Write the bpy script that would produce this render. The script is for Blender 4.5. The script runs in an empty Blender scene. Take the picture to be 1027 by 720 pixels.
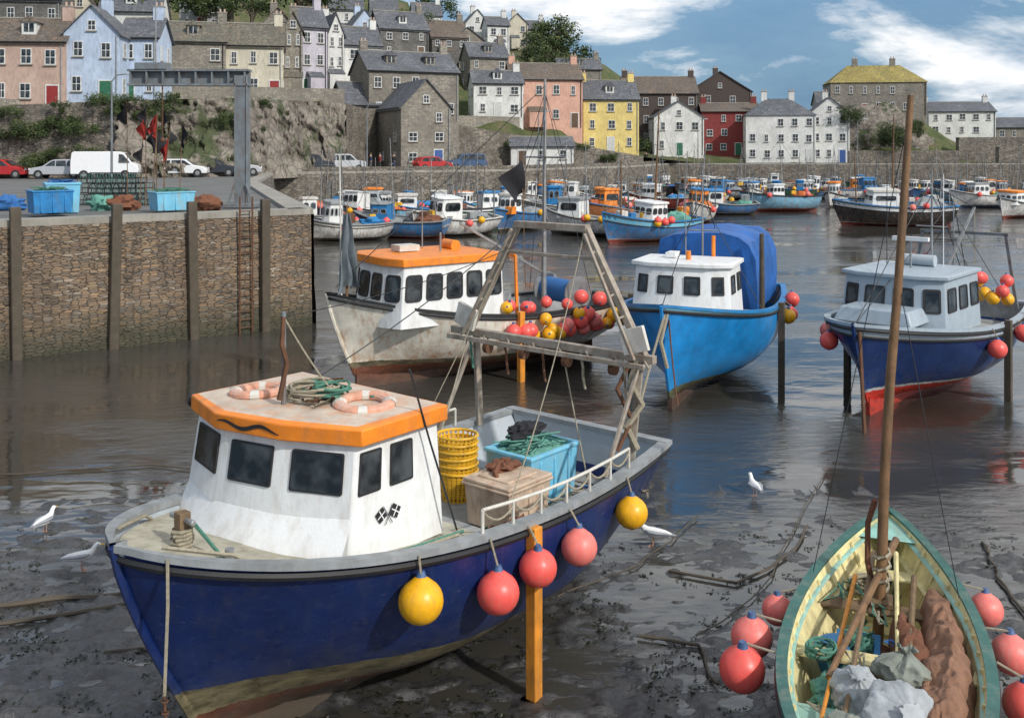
import bpy, math, random, bmesh
from mathutils import Vector, Matrix, noise
R=random.Random(7)
sc=bpy.context.scene; col=sc.collection
EYE=6.2
def S(px,py,Y):   # bearing / elevation at a surveyed distance -> metres
    return Vector(((px-513.5)/1000*Y, Y, EYE-(py-150)/1000*Y))
def rad(a): return math.radians(a)
# ------------------------------------------------------------------ materials
MC={}
def nt(name):
    m=bpy.data.materials.new(name); m.use_nodes=True
    n=m.node_tree; b=n.nodes['Principled BSDF']; return m,n,b
def N(n,t,**k):
    x=n.nodes.new(t)
    for a,v in k.items(): setattr(x,a,v)
    return x
def noise_n(n,scale,vec=None,detail=5,rough=.55,dist=0):
    x=N(n,'ShaderNodeTexNoise'); x.inputs['Scale'].default_value=scale; x.inputs['Detail'].default_value=detail
    x.inputs['Roughness'].default_value=rough; x.inputs['Distortion'].default_value=dist
    if vec: n.links.new(vec,x.inputs['Vector'])
    return x
def ramp(n,fac,stops,interp='LINEAR'):
    r=N(n,'ShaderNodeValToRGB'); r.color_ramp.interpolation=interp
    e=r.color_ramp.elements
    while len(e)<len(stops): e.new(.5)
    for i,(p,c) in enumerate(stops):
        e[i].position=p; e[i].color=(c,c,c,1) if not isinstance(c,tuple) else (*c,1)
    n.links.new(fac,r.inputs['Fac']); return r
def mix(n,fac,a,b,mode='MIX'):
    m=N(n,'ShaderNodeMix',data_type='RGBA',blend_type=mode)
    for s,v in ((0,fac),(6,a),(7,b)):
        if isinstance(v,(int,float)): m.inputs[s].default_value=v
        elif isinstance(v,tuple): m.inputs[s].default_value=(*v,1)
        else: n.links.new(v,m.inputs[s])
    return m.outputs[2]
def mth(n,op,a,b=0.,c=None):
    m=N(n,'ShaderNodeMath',operation=op)
    for i,v in enumerate((a,b,c)):
        if v is None: continue
        if isinstance(v,(int,float)): m.inputs[i].default_value=v
        else: n.links.new(v,m.inputs[i])
    return m.outputs[0]
def bump(n,b,h,st,dist=.02):
    x=N(n,'ShaderNodeBump'); x.inputs['Strength'].default_value=st; x.inputs['Distance'].default_value=dist
    n.links.new(h,x.inputs['Height']); n.links.new(x.outputs[0],b.inputs['Normal'])
def mp(n,vec,sc3):
    m=N(n,'ShaderNodeMapping'); m.inputs['Scale'].default_value=sc3; n.links.new(vec,m.inputs['Vector']); return m.outputs[0]
def M(name,c,rough=.6,metal=0.,var=.3,scale=4.,dirt=None,da=.5,bm=.3):
    if name in MC: return MC[name]
    m,n,b=nt(name); tc=N(n,'ShaderNodeTexCoord').outputs['Object']
    a=noise_n(n,scale,tc); r=ramp(n,a.outputs[0],[(.3,tuple(x*(1-var) for x in c)),(.7,tuple(min(1,x*(1+var*.35)) for x in c))])
    out=r.outputs[0]
    if dirt:
        d=noise_n(n,2.2,mp(n,tc,(2.5,2.5,.7)),8,.7)
        f=ramp(n,d.outputs[0],[(.48,0.),(.75,da)])
        out=mix(n,f.outputs[0],out,dirt)
    n.links.new(out,b.inputs['Base Color']); b.inputs['Roughness'].default_value=rough; b.inputs['Metallic'].default_value=metal
    f=noise_n(n,scale*8,tc); bump(n,b,f.outputs[0],bm,.01)
    MC[name]=m; return m
def rubble(name,pal,sxy=1.6,sz=4.5,mortar=(.12,.11,.1),bs=.8,algae=None,e0=.02,e1=.09):
    if name in MC: return MC[name]
    m,n,b=nt(name); tc=N(n,'ShaderNodeTexCoord').outputs['Object']
    nz=noise_n(n,1.3,tc,3)
    v0=N(n,'ShaderNodeVectorMath',operation='MULTIPLY_ADD'); n.links.new(nz.outputs[1],v0.inputs[0]); v0.inputs[1].default_value=(.2,.2,.07); n.links.new(tc,v0.inputs[2])
    vec=mp(n,v0.outputs[0],(sxy,sxy,sz))
    v=N(n,'ShaderNodeTexVoronoi'); v.inputs['Scale'].default_value=1; v.inputs['Randomness'].default_value=.75; n.links.new(vec,v.inputs['Vector'])
    e=N(n,'ShaderNodeTexVoronoi',feature='DISTANCE_TO_EDGE'); e.inputs['Scale'].default_value=1; e.inputs['Randomness'].default_value=.75; n.links.new(vec,e.inputs['Vector'])
    sp=N(n,'ShaderNodeSeparateColor'); n.links.new(v.outputs['Color'],sp.inputs[0])
    st=[(i/(len(pal)-1),p) for i,p in enumerate(pal)]
    c=ramp(n,sp.outputs[0],st).outputs[0]
    big=noise_n(n,.35,tc,6,.6); c=mix(n,ramp(n,big.outputs[0],[(.4,0.),(.7,.6)]).outputs[0],c,tuple(x*.5 for x in pal[0]))
    ed=ramp(n,e.outputs[0],[(e0,0.),(e1,1.)]).outputs[0]
    c=mix(n,ed,mortar,c)
    if algae:
        z=N(n,'ShaderNodeSeparateXYZ'); n.links.new(tc,z.inputs[0])
        zz=mth(n,'ADD',z.outputs[2],mth(n,'MULTIPLY',big.outputs[0],1.6))
        f=ramp(n,mth(n,'DIVIDE',zz,4.),[(.25,.85),(.52,0.)]).outputs[0]
        c=mix(n,f,c,algae)
        wet=noise_n(n,1.2,mp(n,tc,(1.5,1.5,.15)),6,.7); c=mix(n,ramp(n,wet.outputs[0],[(.52,0.),(.7,.55)]).outputs[0],c,(.06,.05,.04))
    n.links.new(c,b.inputs['Base Color']); b.inputs['Roughness'].default_value=.85
    bump(n,b,ed,bs,.05); MC[name]=m; return m
def hullmat(name,top,bot,zw,stripe=None,slime=(.12,.1,.06),slope=0.,da=.5,dirt=(.2,.17,.13),thr=.5,mud=.6):
    if name in MC: return MC[name]
    m,n,b=nt(name); tc=N(n,'ShaderNodeTexCoord').outputs['Object']
    s=N(n,'ShaderNodeSeparateXYZ'); n.links.new(tc,s.inputs[0])
    nz=noise_n(n,3,tc,7,.7)
    z=mth(n,'ADD',s.outputs[2],mth(n,'MULTIPLY',s.outputs[0],slope))
    zn=mth(n,'ADD',z,mth(n,'MULTIPLY',mth(n,'SUBTRACT',nz.outputs[0],.5),.12))
    va=noise_n(n,2.5,tc,5); t=ramp(n,va.outputs[0],[(.3,tuple(x*.72 for x in top)),(.7,tuple(min(1,x*1.12) for x in top))]).outputs[0]
    st=noise_n(n,1.6,mp(n,tc,(4,4,.45)),8,.7)
    t=mix(n,ramp(n,st.outputs[0],[(thr,0.),(thr+.22,da)]).outputs[0],t,dirt)
    sf=noise_n(n,7,mp(n,tc,(1,1,3)),9,.8); t=mix(n,ramp(n,sf.outputs[0],[(.58,0.),(.66,.45)]).outputs[0],t,tuple(min(1,x*.6+.12) for x in top))
    g=mth(n,'MULTIPLY',mth(n,'SUBTRACT',zw+.6,z),1.6)
    gm=mth(n,'MULTIPLY',ramp(n,g,[(0.,0.),(1.,.75)]).outputs[0],ramp(n,nz.outputs[0],[(.4,0.),(.65,1.)]).outputs[0])
    t=mix(n,gm,t,dirt)
    bb=ramp(n,noise_n(n,4,mp(n,tc,(1,1,2)),8,.7).outputs[0],[(.35,tuple(x*.5 for x in bot)),(.56,bot),(.68,slime)]).outputs[0]
    c=mix(n,mth(n,'GREATER_THAN',zn,zw),bb,t)
    if stripe:
        k=mth(n,'MULTIPLY',mth(n,'GREATER_THAN',zn,zw-stripe[1]),mth(n,'LESS_THAN',zn,zw))
        sc_=ramp(n,noise_n(n,2.2,mp(n,tc,(1,1,3)),8,.75).outputs[0],[(.38,tuple(x*.25 for x in stripe[0])),(.55,tuple(x*.7 for x in stripe[0])),(.7,stripe[0])]).outputs[0]
        c=mix(n,k,c,sc_)
    # mud splashes low on the hull
    lo=ramp(n,mth(n,'ADD',z,mth(n,'MULTIPLY',nz.outputs[0],.7)),[(.5,mud),(.95,0.)]).outputs[0]; c=mix(n,lo,c,(.07,.065,.05))
    n.links.new(c,b.inputs['Base Color'])
    n.links.new(ramp(n,nz.outputs[0],[(.3,.18),(.7,.5)]).outputs[0],b.inputs['Roughness'])
    bump(n,b,nz.outputs[0],.25,.02); MC[name]=m; return m

WHITE=M('white_paint',(.8,.81,.8),.4,var=.08,dirt=(.42,.36,.28),da=.5)
OFFW=M('old_white_paint',(.66,.64,.58),.55,var=.2,dirt=(.3,.22,.14),da=.6)
ROOFT=M('worn_roof_paint',(.62,.52,.42),.6,var=.25,dirt=(.6,.24,.08),da=.9)
GREYP=M('grey_paint',(.3,.32,.33),.6,dirt=(.15,.13,.1))
LGREY=M('light_grey_paint',(.44,.49,.53),.4,var=.08,dirt=(.3,.28,.25),da=.3)
BGREY=M('blue_grey_paint',(.36,.43,.49),.4,var=.1,dirt=(.25,.25,.24),da=.4)
ORANGE=M('orange_paint',(.9,.26,.02),.45,var=.2,dirt=(.4,.17,.07),da=.65)
BLACK=M('black_rubber',(.02,.02,.022),.6)
def mkglass():
    m,n,b=nt('dark_glass'); b.inputs['Roughness'].default_value=.05
    tc=N(n,'ShaderNodeTexCoord').outputs['Object']; x=noise_n(n,2.2,tc,3)
    n.links.new(ramp(n,x.outputs[0],[(.42,(.012,.015,.018)),(.6,(.07,.08,.085))]).outputs[0],b.inputs['Base Color']); return m
GLASS=mkglass()
WOOD=M('weathered_wood',(.2,.13,.07),.75,scale=9,dirt=(.07,.05,.03))
MASTW=M('varnished_mast_wood',(.22,.12,.055),.6,scale=7,dirt=(.06,.04,.025),da=.9,bm=.8)
POSTO=M('orange_timber',(.75,.28,.03),.6,var=.25,dirt=(.2,.12,.04),da=.8)
DKWOOD=M('dark_wet_timber',(.085,.065,.045),.7,dirt=(.05,.06,.03))
RUST=M('rusty_steel',(.16,.075,.04),.8,.2,scale=10,dirt=(.06,.03,.02))
STEEL=M('galvanised_steel',(.36,.37,.37),.5,.5,dirt=(.15,.09,.05),da=.7)
GANT=M('weathered_gantry_paint',(.38,.33,.27),.65,.1,scale=8,dirt=(.15,.07,.03),da=.9)
STEELG=M('painted_grey_steel',(.2,.23,.25),.6,.2,scale=3,dirt=(.16,.09,.05),da=.9)
ROPE=M('old_rope',(.34,.3,.22),.9,scale=25)
ROPEG=M('green_rope',(.08,.22,.16),.9,scale=25)
ROPEB=M('blue_rope',(.04,.16,.42),.9,scale=25)
PINK=M('coral_buoy_plastic',(.88,.11,.09),.38,var=.15,scale=2,dirt=(.6,.2,.15),da=.6,bm=.05)
PINKF=M('faded_pink_buoy_plastic',(.88,.2,.17),.45,var=.15,scale=2,dirt=(.6,.35,.28),da=.7,bm=.05)
YEL=M('yellow_buoy_plastic',(.9,.45,.01),.38,var=.15,scale=2,dirt=(.5,.25,.05),da=.6,bm=.05)
BLUEB=M('blue_buoy_collar',(.06,.12,.26),.5)
BLUEP=M('blue_plastic',(.02,.22,.52),.5,dirt=(.1,.15,.2))
LBLUE=M('light_blue_plastic',(.18,.52,.72),.5,var=.15,dirt=(.35,.35,.3),da=.7)
YBASK=M('yellow_basket_plastic',(.8,.45,.02),.5,var=.25,dirt=(.4,.25,.05),da=.8)
NET=M('teal_net',(.16,.4,.32),.95,scale=30,bm=1)
NETB=M('brown_net',(.22,.09,.05),.95,scale=30,bm=1)
NETO=M('orange_net',(.6,.16,.05),.95,scale=30,bm=1)
DECK=M('grey_deck_paint',(.33,.34,.33),.7,dirt=(.15,.13,.1),da=.8)
CREAMD=M('cream_deck',(.5,.47,.37),.7,dirt=(.22,.2,.13),da=.9)
FLAGB=M('black_flag_cloth',(.02,.02,.025),.9)
FLAGR=M('red_flag_cloth',(.32,.025,.02),.9)
FLAGG=M('grey_flag_cloth',(.13,.16,.18),.9)
# ------------------------------------------------------------------ mesh builder
class MB:
    def __init__(s): s.v=[];s.f=[];s.m=[];s.mats=[]
    def mi(s,mat):
        if mat not in s.mats: s.mats.append(mat)
        return s.mats.index(mat)
    def add(s,vs,fs,mat):
        o=len(s.v); s.v+= [tuple(x) for x in vs]; k=s.mi(mat)
        for f in fs: s.f.append([i+o for i in f]); s.m.append(k)
    def poly(s,pts,mat): s.add(pts,[list(range(len(pts)))],mat)
    def box(s,c,sz,mat,rot=None,tx=1.,ty=1.):
        c=Vector(c); vs=[]
        for z in (-.5,.5):
            for x,y in ((-.5,-.5),(.5,-.5),(.5,.5),(-.5,.5)):
                k=(tx,ty) if z>0 else (1,1)
                p=Vector((x*sz[0]*k[0],y*sz[1]*k[1],z*sz[2]))
                if rot is not None: p=rot@p
                vs.append(c+p)
        s.add(vs,[[3,2,1,0],[4,5,6,7],[0,1,5,4],[1,2,6,5],[2,3,7,6],[3,0,4,7]],mat)
    def beam(s,p0,p1,w,h,mat):
        p0=Vector(p0);p1=Vector(p1); d=p1-p0; q=d.to_track_quat('X','Z').to_matrix()
        s.box((p0+p1)/2,(d.length,w,h),mat,q)
    def loft(s,cs,rs,mat,n=10,caps=True,up=None):
        cs=[Vector(c) for c in cs]; vs=[];fs=[]
        for i,c in enumerate(cs):
            t=(cs[min(i+1,len(cs)-1)]-cs[max(i-1,0)])
            t=t.normalized() if t.length>1e-9 else Vector((0,0,1))
            a=Vector((0,1,0)) if up is None else Vector(up)
            if abs(t.dot(a))>.95: a=Vector((1,0,0))
            u=a.cross(t).normalized(); w=t.cross(u)
            r=rs[i]; ra,rb=(r if isinstance(r,tuple) else (r,r))
            for k in range(n):
                an=2*math.pi*k/n; vs.append(c+w*(ra*math.cos(an))+u*(rb*math.sin(an)))
        for i in range(len(cs)-1):
            for k in range(n): fs.append([i*n+k,i*n+(k+1)%n,(i+1)*n+(k+1)%n,(i+1)*n+k])
        if caps: fs.append(list(range(n))[::-1]); fs.append([(len(cs)-1)*n+k for k in range(n)])
        s.add(vs,fs,mat)
    def cyl(s,p0,p1,r0,r1,mat,n=10): s.loft([p0,p1],[r0,r1],mat,n)
    def tube(s,pts,r,mat,n=5): s.loft(pts,[r]*len(pts),mat,n)
    def ball(s,c,r,mat,nu=16,nv=10,sc3=(1,1,1)):
        vs=[];fs=[];c=Vector(c)
        for j in range(nv+1):
            th=math.pi*j/nv
            for i in range(nu):
                a=2*math.pi*i/nu; vs.append(c+Vector((r*sc3[0]*math.sin(th)*math.cos(a),r*sc3[1]*math.sin(th)*math.sin(a),r*sc3[2]*math.cos(th))))
        for j in range(nv):
            for i in range(nu): fs.append([j*nu+i,j*nu+(i+1)%nu,(j+1)*nu+(i+1)%nu,(j+1)*nu+i])
        s.add(vs,fs,mat)
    def torus(s,c,R_,r,mat,n=24,k=8,a0=0,a1=2*math.pi):
        pts=[Vector(c)+Vector((R_*math.cos(a0+(a1-a0)*i/n),R_*math.sin(a0+(a1-a0)*i/n),0)) for i in range(n+1)]
        s.loft(pts,[r]*(n+1),mat,k,up=(0,0,1))
    def prism(s,prof,y0,y1,mat):
        n=len(prof); vs=[(x,y0,z) for x,z in prof]+[(x,y1,z) for x,z in prof]
        s.add(vs,[list(range(n)),[n+i for i in range(n)][::-1]]+[[i,(i+1)%n,n+(i+1)%n,n+i] for i in range(n)],mat)
    def mesh(s,name,sharp=35):
        me=bpy.data.meshes.new(name); me.from_pydata(s.v,[],s.f)
        for m in s.mats: me.materials.append(m)
        me.polygons.foreach_set('material_index',s.m)
        b=bmesh.new(); b.from_mesh(me); bmesh.ops.recalc_face_normals(b,faces=b.faces); b.to_mesh(me); b.free()
        me.polygons.foreach_set('use_smooth',[True]*len(me.polygons))
        me.set_sharp_from_angle(angle=rad(sharp)); me.update(); return me
    def obj(s,name,parent=None,Mx=None,bevel=0,sharp=35,**p):
        return link(name,s.mesh(name,sharp),parent,Mx,bevel,**p)
def link(name,me,parent=None,Mx=None,bevel=0,**p):
    o=bpy.data.objects.new(name,me); col.objects.link(o)
    if parent: o.parent=parent
    if Mx is not None: o.matrix_basis=Mx
    if bevel:
        b=o.modifiers.new('bevel','BEVEL'); b.width=bevel; b.segments=2; b.limit_method='ANGLE'; b.angle_limit=rad(40)
    for k,v in p.items(): o[k]=v
    return o
def empty(name,Mx,label,cat,**p):
    o=link(name,None,None,Mx,label=label,category=cat,**p); o.empty_display_size=.3; return o
def T(x,y,z): return Matrix.Translation((x,y,z))
def RZ(a): return Matrix.Rotation(rad(a),4,'Z')
def RX(a): return Matrix.Rotation(rad(a),4,'X')
def RY(a): return Matrix.Rotation(rad(a),4,'Y')
def sm(a,b,x):
    t=max(0,min(1,(x-a)/(b-a))); return t*t*(3-2*t)
def sag(p0,p1,d,n=12):
    p0=Vector(p0);p1=Vector(p1); return [p0.lerp(p1,i/n)-Vector((0,0,4*d*(i/n)*(1-i/n))) for i in range(n+1)]
# ------------------------------------------------------------------ window on a quad
def winq(quad,u0,u1,v0,v1,parent,name='window',fm=None,gm=None,r=.15,off=.03,fw=.05):
    fm=fm or BLACK; gm=gm or GLASS
    bl,br,tr,tl=[Vector(q) for q in quad]
    def B(u,v): return bl.lerp(br,u).lerp(tl.lerp(tr,u),v)
    W=(br-bl).length*(u1-u0); Hh=(tl-bl).length*(v1-v0)
    n=(br-bl).cross(tl-bl).normalized(); rr=r*min(W,Hh)
    def ring(ins,o):
        out=[]
        for cx,cy,a0 in ((W-ins-rr,Hh-ins-rr,0),(ins+rr,Hh-ins-rr,90),(ins+rr,ins+rr,180),(W-ins-rr,ins+rr,270)):
            for k in range(4):
                a=rad(a0+30*k); x=cx+rr*math.cos(a); y=cy+rr*math.sin(a)
                out.append(B(u0+(u1-u0)*x/W,v0+(v1-v0)*y/Hh)+n*o)
        return out
    mb=MB(); rings=[ring(0,-.02),ring(0,off),ring(fw,off),ring(fw,.015)]
    k=16; vs=sum(rings,[]); fs=[]
    for i in range(3):
        for j in range(k): fs.append([i*k+j,i*k+(j+1)%k,(i+1)*k+(j+1)%k,(i+1)*k+j])
    mb.add(vs,fs,fm); mb.poly(ring(fw*.8,.018),gm)
    return mb.obj(name,parent)
# ------------------------------------------------------------------ boats
class Hull:
    def __init__(s,L,B,zs,zb,zm=None,s0=.8,tm=.42,p=2.5,q=.75,rake=1.,dbl=False,full=2.8,kz=.22):
        s.__dict__.update(locals()); s.zm=zm if zm is not None else min(zs,zb)-.1
    def hb(s,t):
        if s.dbl: return s.B/2*max(0,1-abs(2*t-1)**2.1)**.85
        if t<s.tm: return s.B/2*(1-(1-s.s0)*((s.tm-t)/s.tm)**2)
        u=(t-s.tm)/(1-s.tm); return s.B/2*max(0,1-u**s.p)**s.q
    def sh(s,t):
        if t<.35: return s.zm+(s.zs-s.zm)*((.35-t)/.35)**2
        return s.zm+(s.zb-s.zm)*((t-.35)/.65)**1.8
    def zk(s,t): return s.kz+max(0,(.25-t)/.25)**2*.35*(0 if s.dbl else 1)+max(0,(t-.8)/.2)**2*.15
    def g(s,t,v):
        v=max(0,min(1,v))
        a=(1-(1-v)**s.full)**.55; w=sm(.5,1,t); b=v**1.05
        w=max(w,sm(.35,0,t)*(.35 if not s.dbl else 1)); return a*(1-w)+b*w
    def pt(s,t,v,side,ins=0):
        z=s.zk(t)+(s.sh(t)-s.zk(t))*v
        x=-s.L/2+s.L*t-s.rake*(1-v)**1.3*sm(.45,1,t)
        if s.dbl: x+=s.rake*(1-v)**1.3*sm(.55,0,t)
        else: x+=.25*(1-v)*sm(.3,0,t)
        return Vector((x,side*max(0,s.hb(t)*s.g(t,v)-ins),z))
    def atx(s,x,side,z=None,out=0):
        t=(x+s.L/2)/s.L
        zz=s.sh(t) if z is None else z
        v=(zz-s.zk(t))/(s.sh(t)-s.zk(t)); y=s.hb(t)*s.g(t,v)+out
        return Vector((x,side*y,zz))
def build_hull(E,h,hm,ns=30,nv=12,capm=None,rubm=None,deckm=None,inm=None,well=None,ta=.5,wz=1.3,capw=.12,strake=True,foredrop=.1,band=None):
    capm=capm or GREYP; rubm=rubm or BLACK; deckm=deckm or DECK; inm=inm or GREYP
    ts=[(1-(1-i/ns)**1.5) if not h.dbl else .5-.5*math.cos(math.pi*i/ns) for i in range(ns+1)]
    mb=MB()
    for side in (1,-1):
        vs=[h.pt(t,j/nv,side) for t in ts for j in range(nv+1)]
        fs=[[i*(nv+1)+j,(i+1)*(nv+1)+j,(i+1)*(nv+1)+j+1,i*(nv+1)+j+1] for i in range(ns) for j in range(nv)]
        mb.add(vs,fs,hm)
    if not h.dbl:
        mb.poly([h.pt(0,j/nv,1) for j in range(nv+1)]+[h.pt(0,j/nv,-1) for j in range(nv,-1,-1)],hm)
    top=[(h.pt(t,0,1).x,h.zk(t)+.04) for t in ts[::3]]+[(h.pt(1,0,1).x,h.zk(1)+.1)]
    for i in range(len(top)-1):
        a,b=top[i],top[i+1]; q=[(a[0],-.02),(b[0],-.02 if i<len(top)-2 else .1),b,a]
        mb.prism(q,-.05,.05,hm)
    mb.loft([h.pt(1,v/8,1)+Vector((.02,0,0)) for v in range(9)],[.05]*9,hm,6)
    hull=link('hull',mb.mesh('hull',50),E)
    g=MB()
    def capline(t,side,dy):
        return Vector((-h.L/2+h.L*t,side*max(0,h.hb(t)+dy),h.sh(t)))
    for side in (1,-1):
        vs=[];fs=[]
        for t in ts:
            o=capline(t,side,.04); i_=capline(t,side,-capw)
            if t>.999: o.x+=.04; i_.x-=.12
            vs+= [o+Vector((0,0,-.04)),o+Vector((0,0,.03)),i_+Vector((0,0,.03)),i_+Vector((0,0,-.04))]
        for i in range(ns):
            for k in range(4): fs.append([i*4+k,i*4+(k+1)%4,(i+1)*4+(k+1)%4,(i+1)*4+k])
        g.add(vs,fs,capm)
        if strake:
            g.loft([h.pt(t,.955,side)+Vector((0,side*.02,-.02)) for t in ts],[(.035,.04)]*len(ts),rubm,6)
        if band:
            v0=1-band[1]
            vs=[h.pt(t,v0,side)+Vector((0,side*.012,0)) for t in ts]+[h.pt(t,.99,side)+Vector((0,side*.012,0)) for t in ts]
            k=len(ts); g.add(vs,[[i,i+1,k+i+1,k+i] for i in range(k-1)],band[0])
            g.loft([h.pt(t,v0,side)+Vector((0,side*.015,0)) for t in ts],[(.03,.035)]*len(ts),rubm,6)
    if not h.dbl:
        y=h.hb(0)+.04; g.box((-h.L/2+.03,0,h.sh(0)-.003),(capw+.05,2*y-.02,.064),capm)
    g.obj('gunwale',E)
    d=MB()
    def yin(t,z):
        v=(z-h.zk(t))/(h.sh(t)-h.zk(t)); return max(0,h.hb(t)*h.g(t,v)-.07)
    tl=[t for t in ts if (well and t<=ta)]; tf=[t for t in ts if (not well or t>=ta-.03)]
    def strip(tt,zf):
        vs=[];fs=[]
        for t in tt:
            z=zf(t); x=-h.L/2+h.L*t
            a=yin(t,z); b=max(0,h.hb(t)-.07)
            vs+=[(x,b,h.sh(t)),(x,a,z),(x,-a,z),(x,-b,h.sh(t))]
        for i in range(len(tt)-1):
            for k in range(3):
                fs.append([i*4+k,i*4+k+1,(i+1)*4+k+1,(i+1)*4+k])
        o=len(d.f); d.add(vs,fs,deckm)
        k=d.mi(inm)
        for q in range(len(fs)):
            if q%3!=1: d.m[o+q]=k
    if tl:
        strip(tl,lambda t:wz)
        t=tl[0]; a=yin(t,wz); b=h.hb(t)-.07; d.poly([(-h.L/2+.09,b,h.sh(t)),(-h.L/2+.09,a,wz),(-h.L/2+.09,-a,wz),(-h.L/2+.09,-b,h.sh(t))],inm)
    if tf:
        strip(tf,lambda t:h.sh(t)-foredrop)
        if well:
            t=tf[0]; x=-h.L/2+h.L*t; a=h.hb(t)-.08; zf=h.sh(t)-foredrop
            d.poly([(x,a,zf),(x,-a,zf),(x,-yin(t,wz),wz),(x,yin(t,wz),wz)],inm)
    d.obj('deck',E,sharp=25)
    return hull
def wheelhouse(E,bot,top,z0,z1,wins,wallm,roofm,over=.12,rt=.09,fm=None,topm=None,vr=(.45,.88),camber=.06,r=.12,rimdown=0,gap=.10):
    mb=MB(); n=len(bot); vs=[(x,y,z0) for x,y in bot]+[(x,y,z1) for x,y in top]
    mb.add(vs,[[i,(i+1)%n,n+(i+1)%n,n+i] for i in range(n)],wallm)
    mb.poly([(x,y,z1) for x,y in top],wallm)
    w=mb.obj('wheelhouse',E,bevel=.02)
    for e,k in wins.items():
        a,b=e,(e+1)%n; q=[(bot[a][0],bot[a][1],z0),(bot[b][0],bot[b][1],z0),(top[b][0],top[b][1],z1),(top[a][0],top[a][1],z1)]
        for i in range(k):
            g=gap/k if k>1 else gap*1.2
            winq(q,i/k+g,(i+1)/k-g,vr[0],vr[1],w,fm=fm or BLACK,r=r)
    cx=sum(x for x,y in top)/n; cy=sum(y for x,y in top)/n
    def o(x,y,k):
        d=Vector((x-cx,y-cy)); l=d.length; d=d*((l+k)/l); return (cx+d.x,cy+d.y)
    rm=MB(); O=[o(x,y,over) for x,y in top]; I=[o(x,y,over-.1) for x,y in top]
    zb=z1-rimdown; zt=z1+rt
    vs=[(x,y,zb) for x,y in O]+[(x,y,zt) for x,y in O]+[(x,y,zt+.02) for x,y in I]+[(x*.5+cx*.5,y*.5+cy*.5,zt+camber) for x,y in I]
    fs=[]
    for lv in range(2):
        for i in range(n): fs.append([lv*n+i,lv*n+(i+1)%n,(lv+1)*n+(i+1)%n,(lv+1)*n+i])
    fs.append([i for i in range(n)][::-1]); rm.add(vs,fs,roofm)
    rm.add(vs,[[2*n+i,2*n+(i+1)%n,3*n+(i+1)%n,3*n+i] for i in range(n)]+[[3*n+i for i in range(n)]],topm or roofm)
    rm.obj('roof',w,bevel=.015)
    return w
BUOYS={}
def buoy_mesh(kind):
    if kind in BUOYS: return BUOYS[kind]
    mb=MB(); mat={'p':PINK,'f':PINKF,'y':YEL}[kind]
    cs=[];rs=[]
    for i in range(13):
        th=math.pi*i/12; z=-math.cos(th); r=math.sin(th)*(1+.02)
        if z>.86: break
        cs.append((0,0,z)); rs.append(max(r,.01))
    cs+=[(0,0,.97),(0,0,1.05)]; rs+=[.36,.24]
    mb.loft(cs,rs,mat,22,up=(0,1,0))
    mb.loft([(0,0,.9),(0,0,1.06),(0,0,1.3)],[.36,.24,.16],BLUEB,12)
    mb.loft([(0,0,-.99),(0,0,-1.06)],[.16,.1],BLUEB,10)
    BUOYS[kind]=mb.mesh('buoy',50); return BUOYS[kind]
def buoy(p,r,kind,where,group,rope_to=None,tilt=0):
    lab={'p':'round coral red fender buoy ','f':'faded pink round fender buoy ','y':'round yellow fender buoy '}[kind]+where
    o=link('fender_buoy',buoy_mesh(kind),None,T(*p)@Matrix.Rotation(tilt or R.uniform(-.15,.15),4,'X')@RZ(R.uniform(0,360))@Matrix.Scale(r,4),label=lab,category='buoy',group=group)
    if rope_to is not None:
        mb=MB(); mb.tube([Vector(p)+Vector((0,0,r*1.2)),Vector(rope_to)],.012,ROPE,5)
        mb.obj('buoy_rope',o,o.matrix_basis.inverted())
    return o
def boat_matrix(cx,cy,z,ang,pitch=0,roll=0): return T(cx,cy,z)@RZ(ang)@RY(pitch)@RX(roll)
def ccw(b,t):
    a=sum(b[i][0]*b[(i+1)%len(b)][1]-b[(i+1)%len(b)][0]*b[i][1] for i in range(len(b)))
    return (b,t) if a>0 else (b[::-1],t[::-1])
def one(E,name,f,**k):
    m=MB(); f(m); return m.obj(name,E,**k)

# ================================================================== FRONT BOAT
MA=boat_matrix(-1.3,12.2,-.03,-130)
A=empty('fishing_boat',MA,'navy fishing boat with orange rimmed white wheelhouse, aground on mud','boat')
hA=Hull(7.5,3.45,2.08,2.52,1.98,s0=.84,p=3.0,q=.6,rake=.95)
hmA=hullmat('navy_boat_hull',(.008,.024,.115),(.15,.05,.03),.8,stripe=((.27,.23,.13),.3),slope=-.03,da=.4,dirt=(.05,.06,.09),mud=.85,slime=(.09,.09,.04))
build_hull(A,hA,hmA,ns=40,nv=16,well=True,ta=.52,wz=1.38,capm=GREYP,deckm=DECK,inm=LGREY)
mb=MB(); ts=[.53+.45*i/14 for i in range(15)]
vs=[]
for t in ts: vs+=[(-3.75+7.5*t,hA.hb(t)-.16,hA.sh(t)-.08),(-3.75+7.5*t,-(hA.hb(t)-.16),hA.sh(t)-.08)]
mb.add(vs,[[2*i,2*i+1,2*i+3,2*i+2] for i in range(14)],CREAMD); mb.obj('foredeck_sheet',A)
bot=[(.58,1.2),(.58,-1.3),(2.25,-1.3),(2.48,-.38),(2.3,.42),(1.95,1.2)]
top=[(.6,1.12),(.6,-1.24),(2.05,-1.26),(2.27,-.4),(2.1,.38),(1.79,1.14)]
bot,top=ccw(bot,top); ZT=3.27; ZB=2.02
WA=wheelhouse(A,bot,top,ZB,ZT,{},WHITE,ORANGE,over=.12,rt=.14,topm=ROOFT,camber=.03,rimdown=.03)
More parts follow.
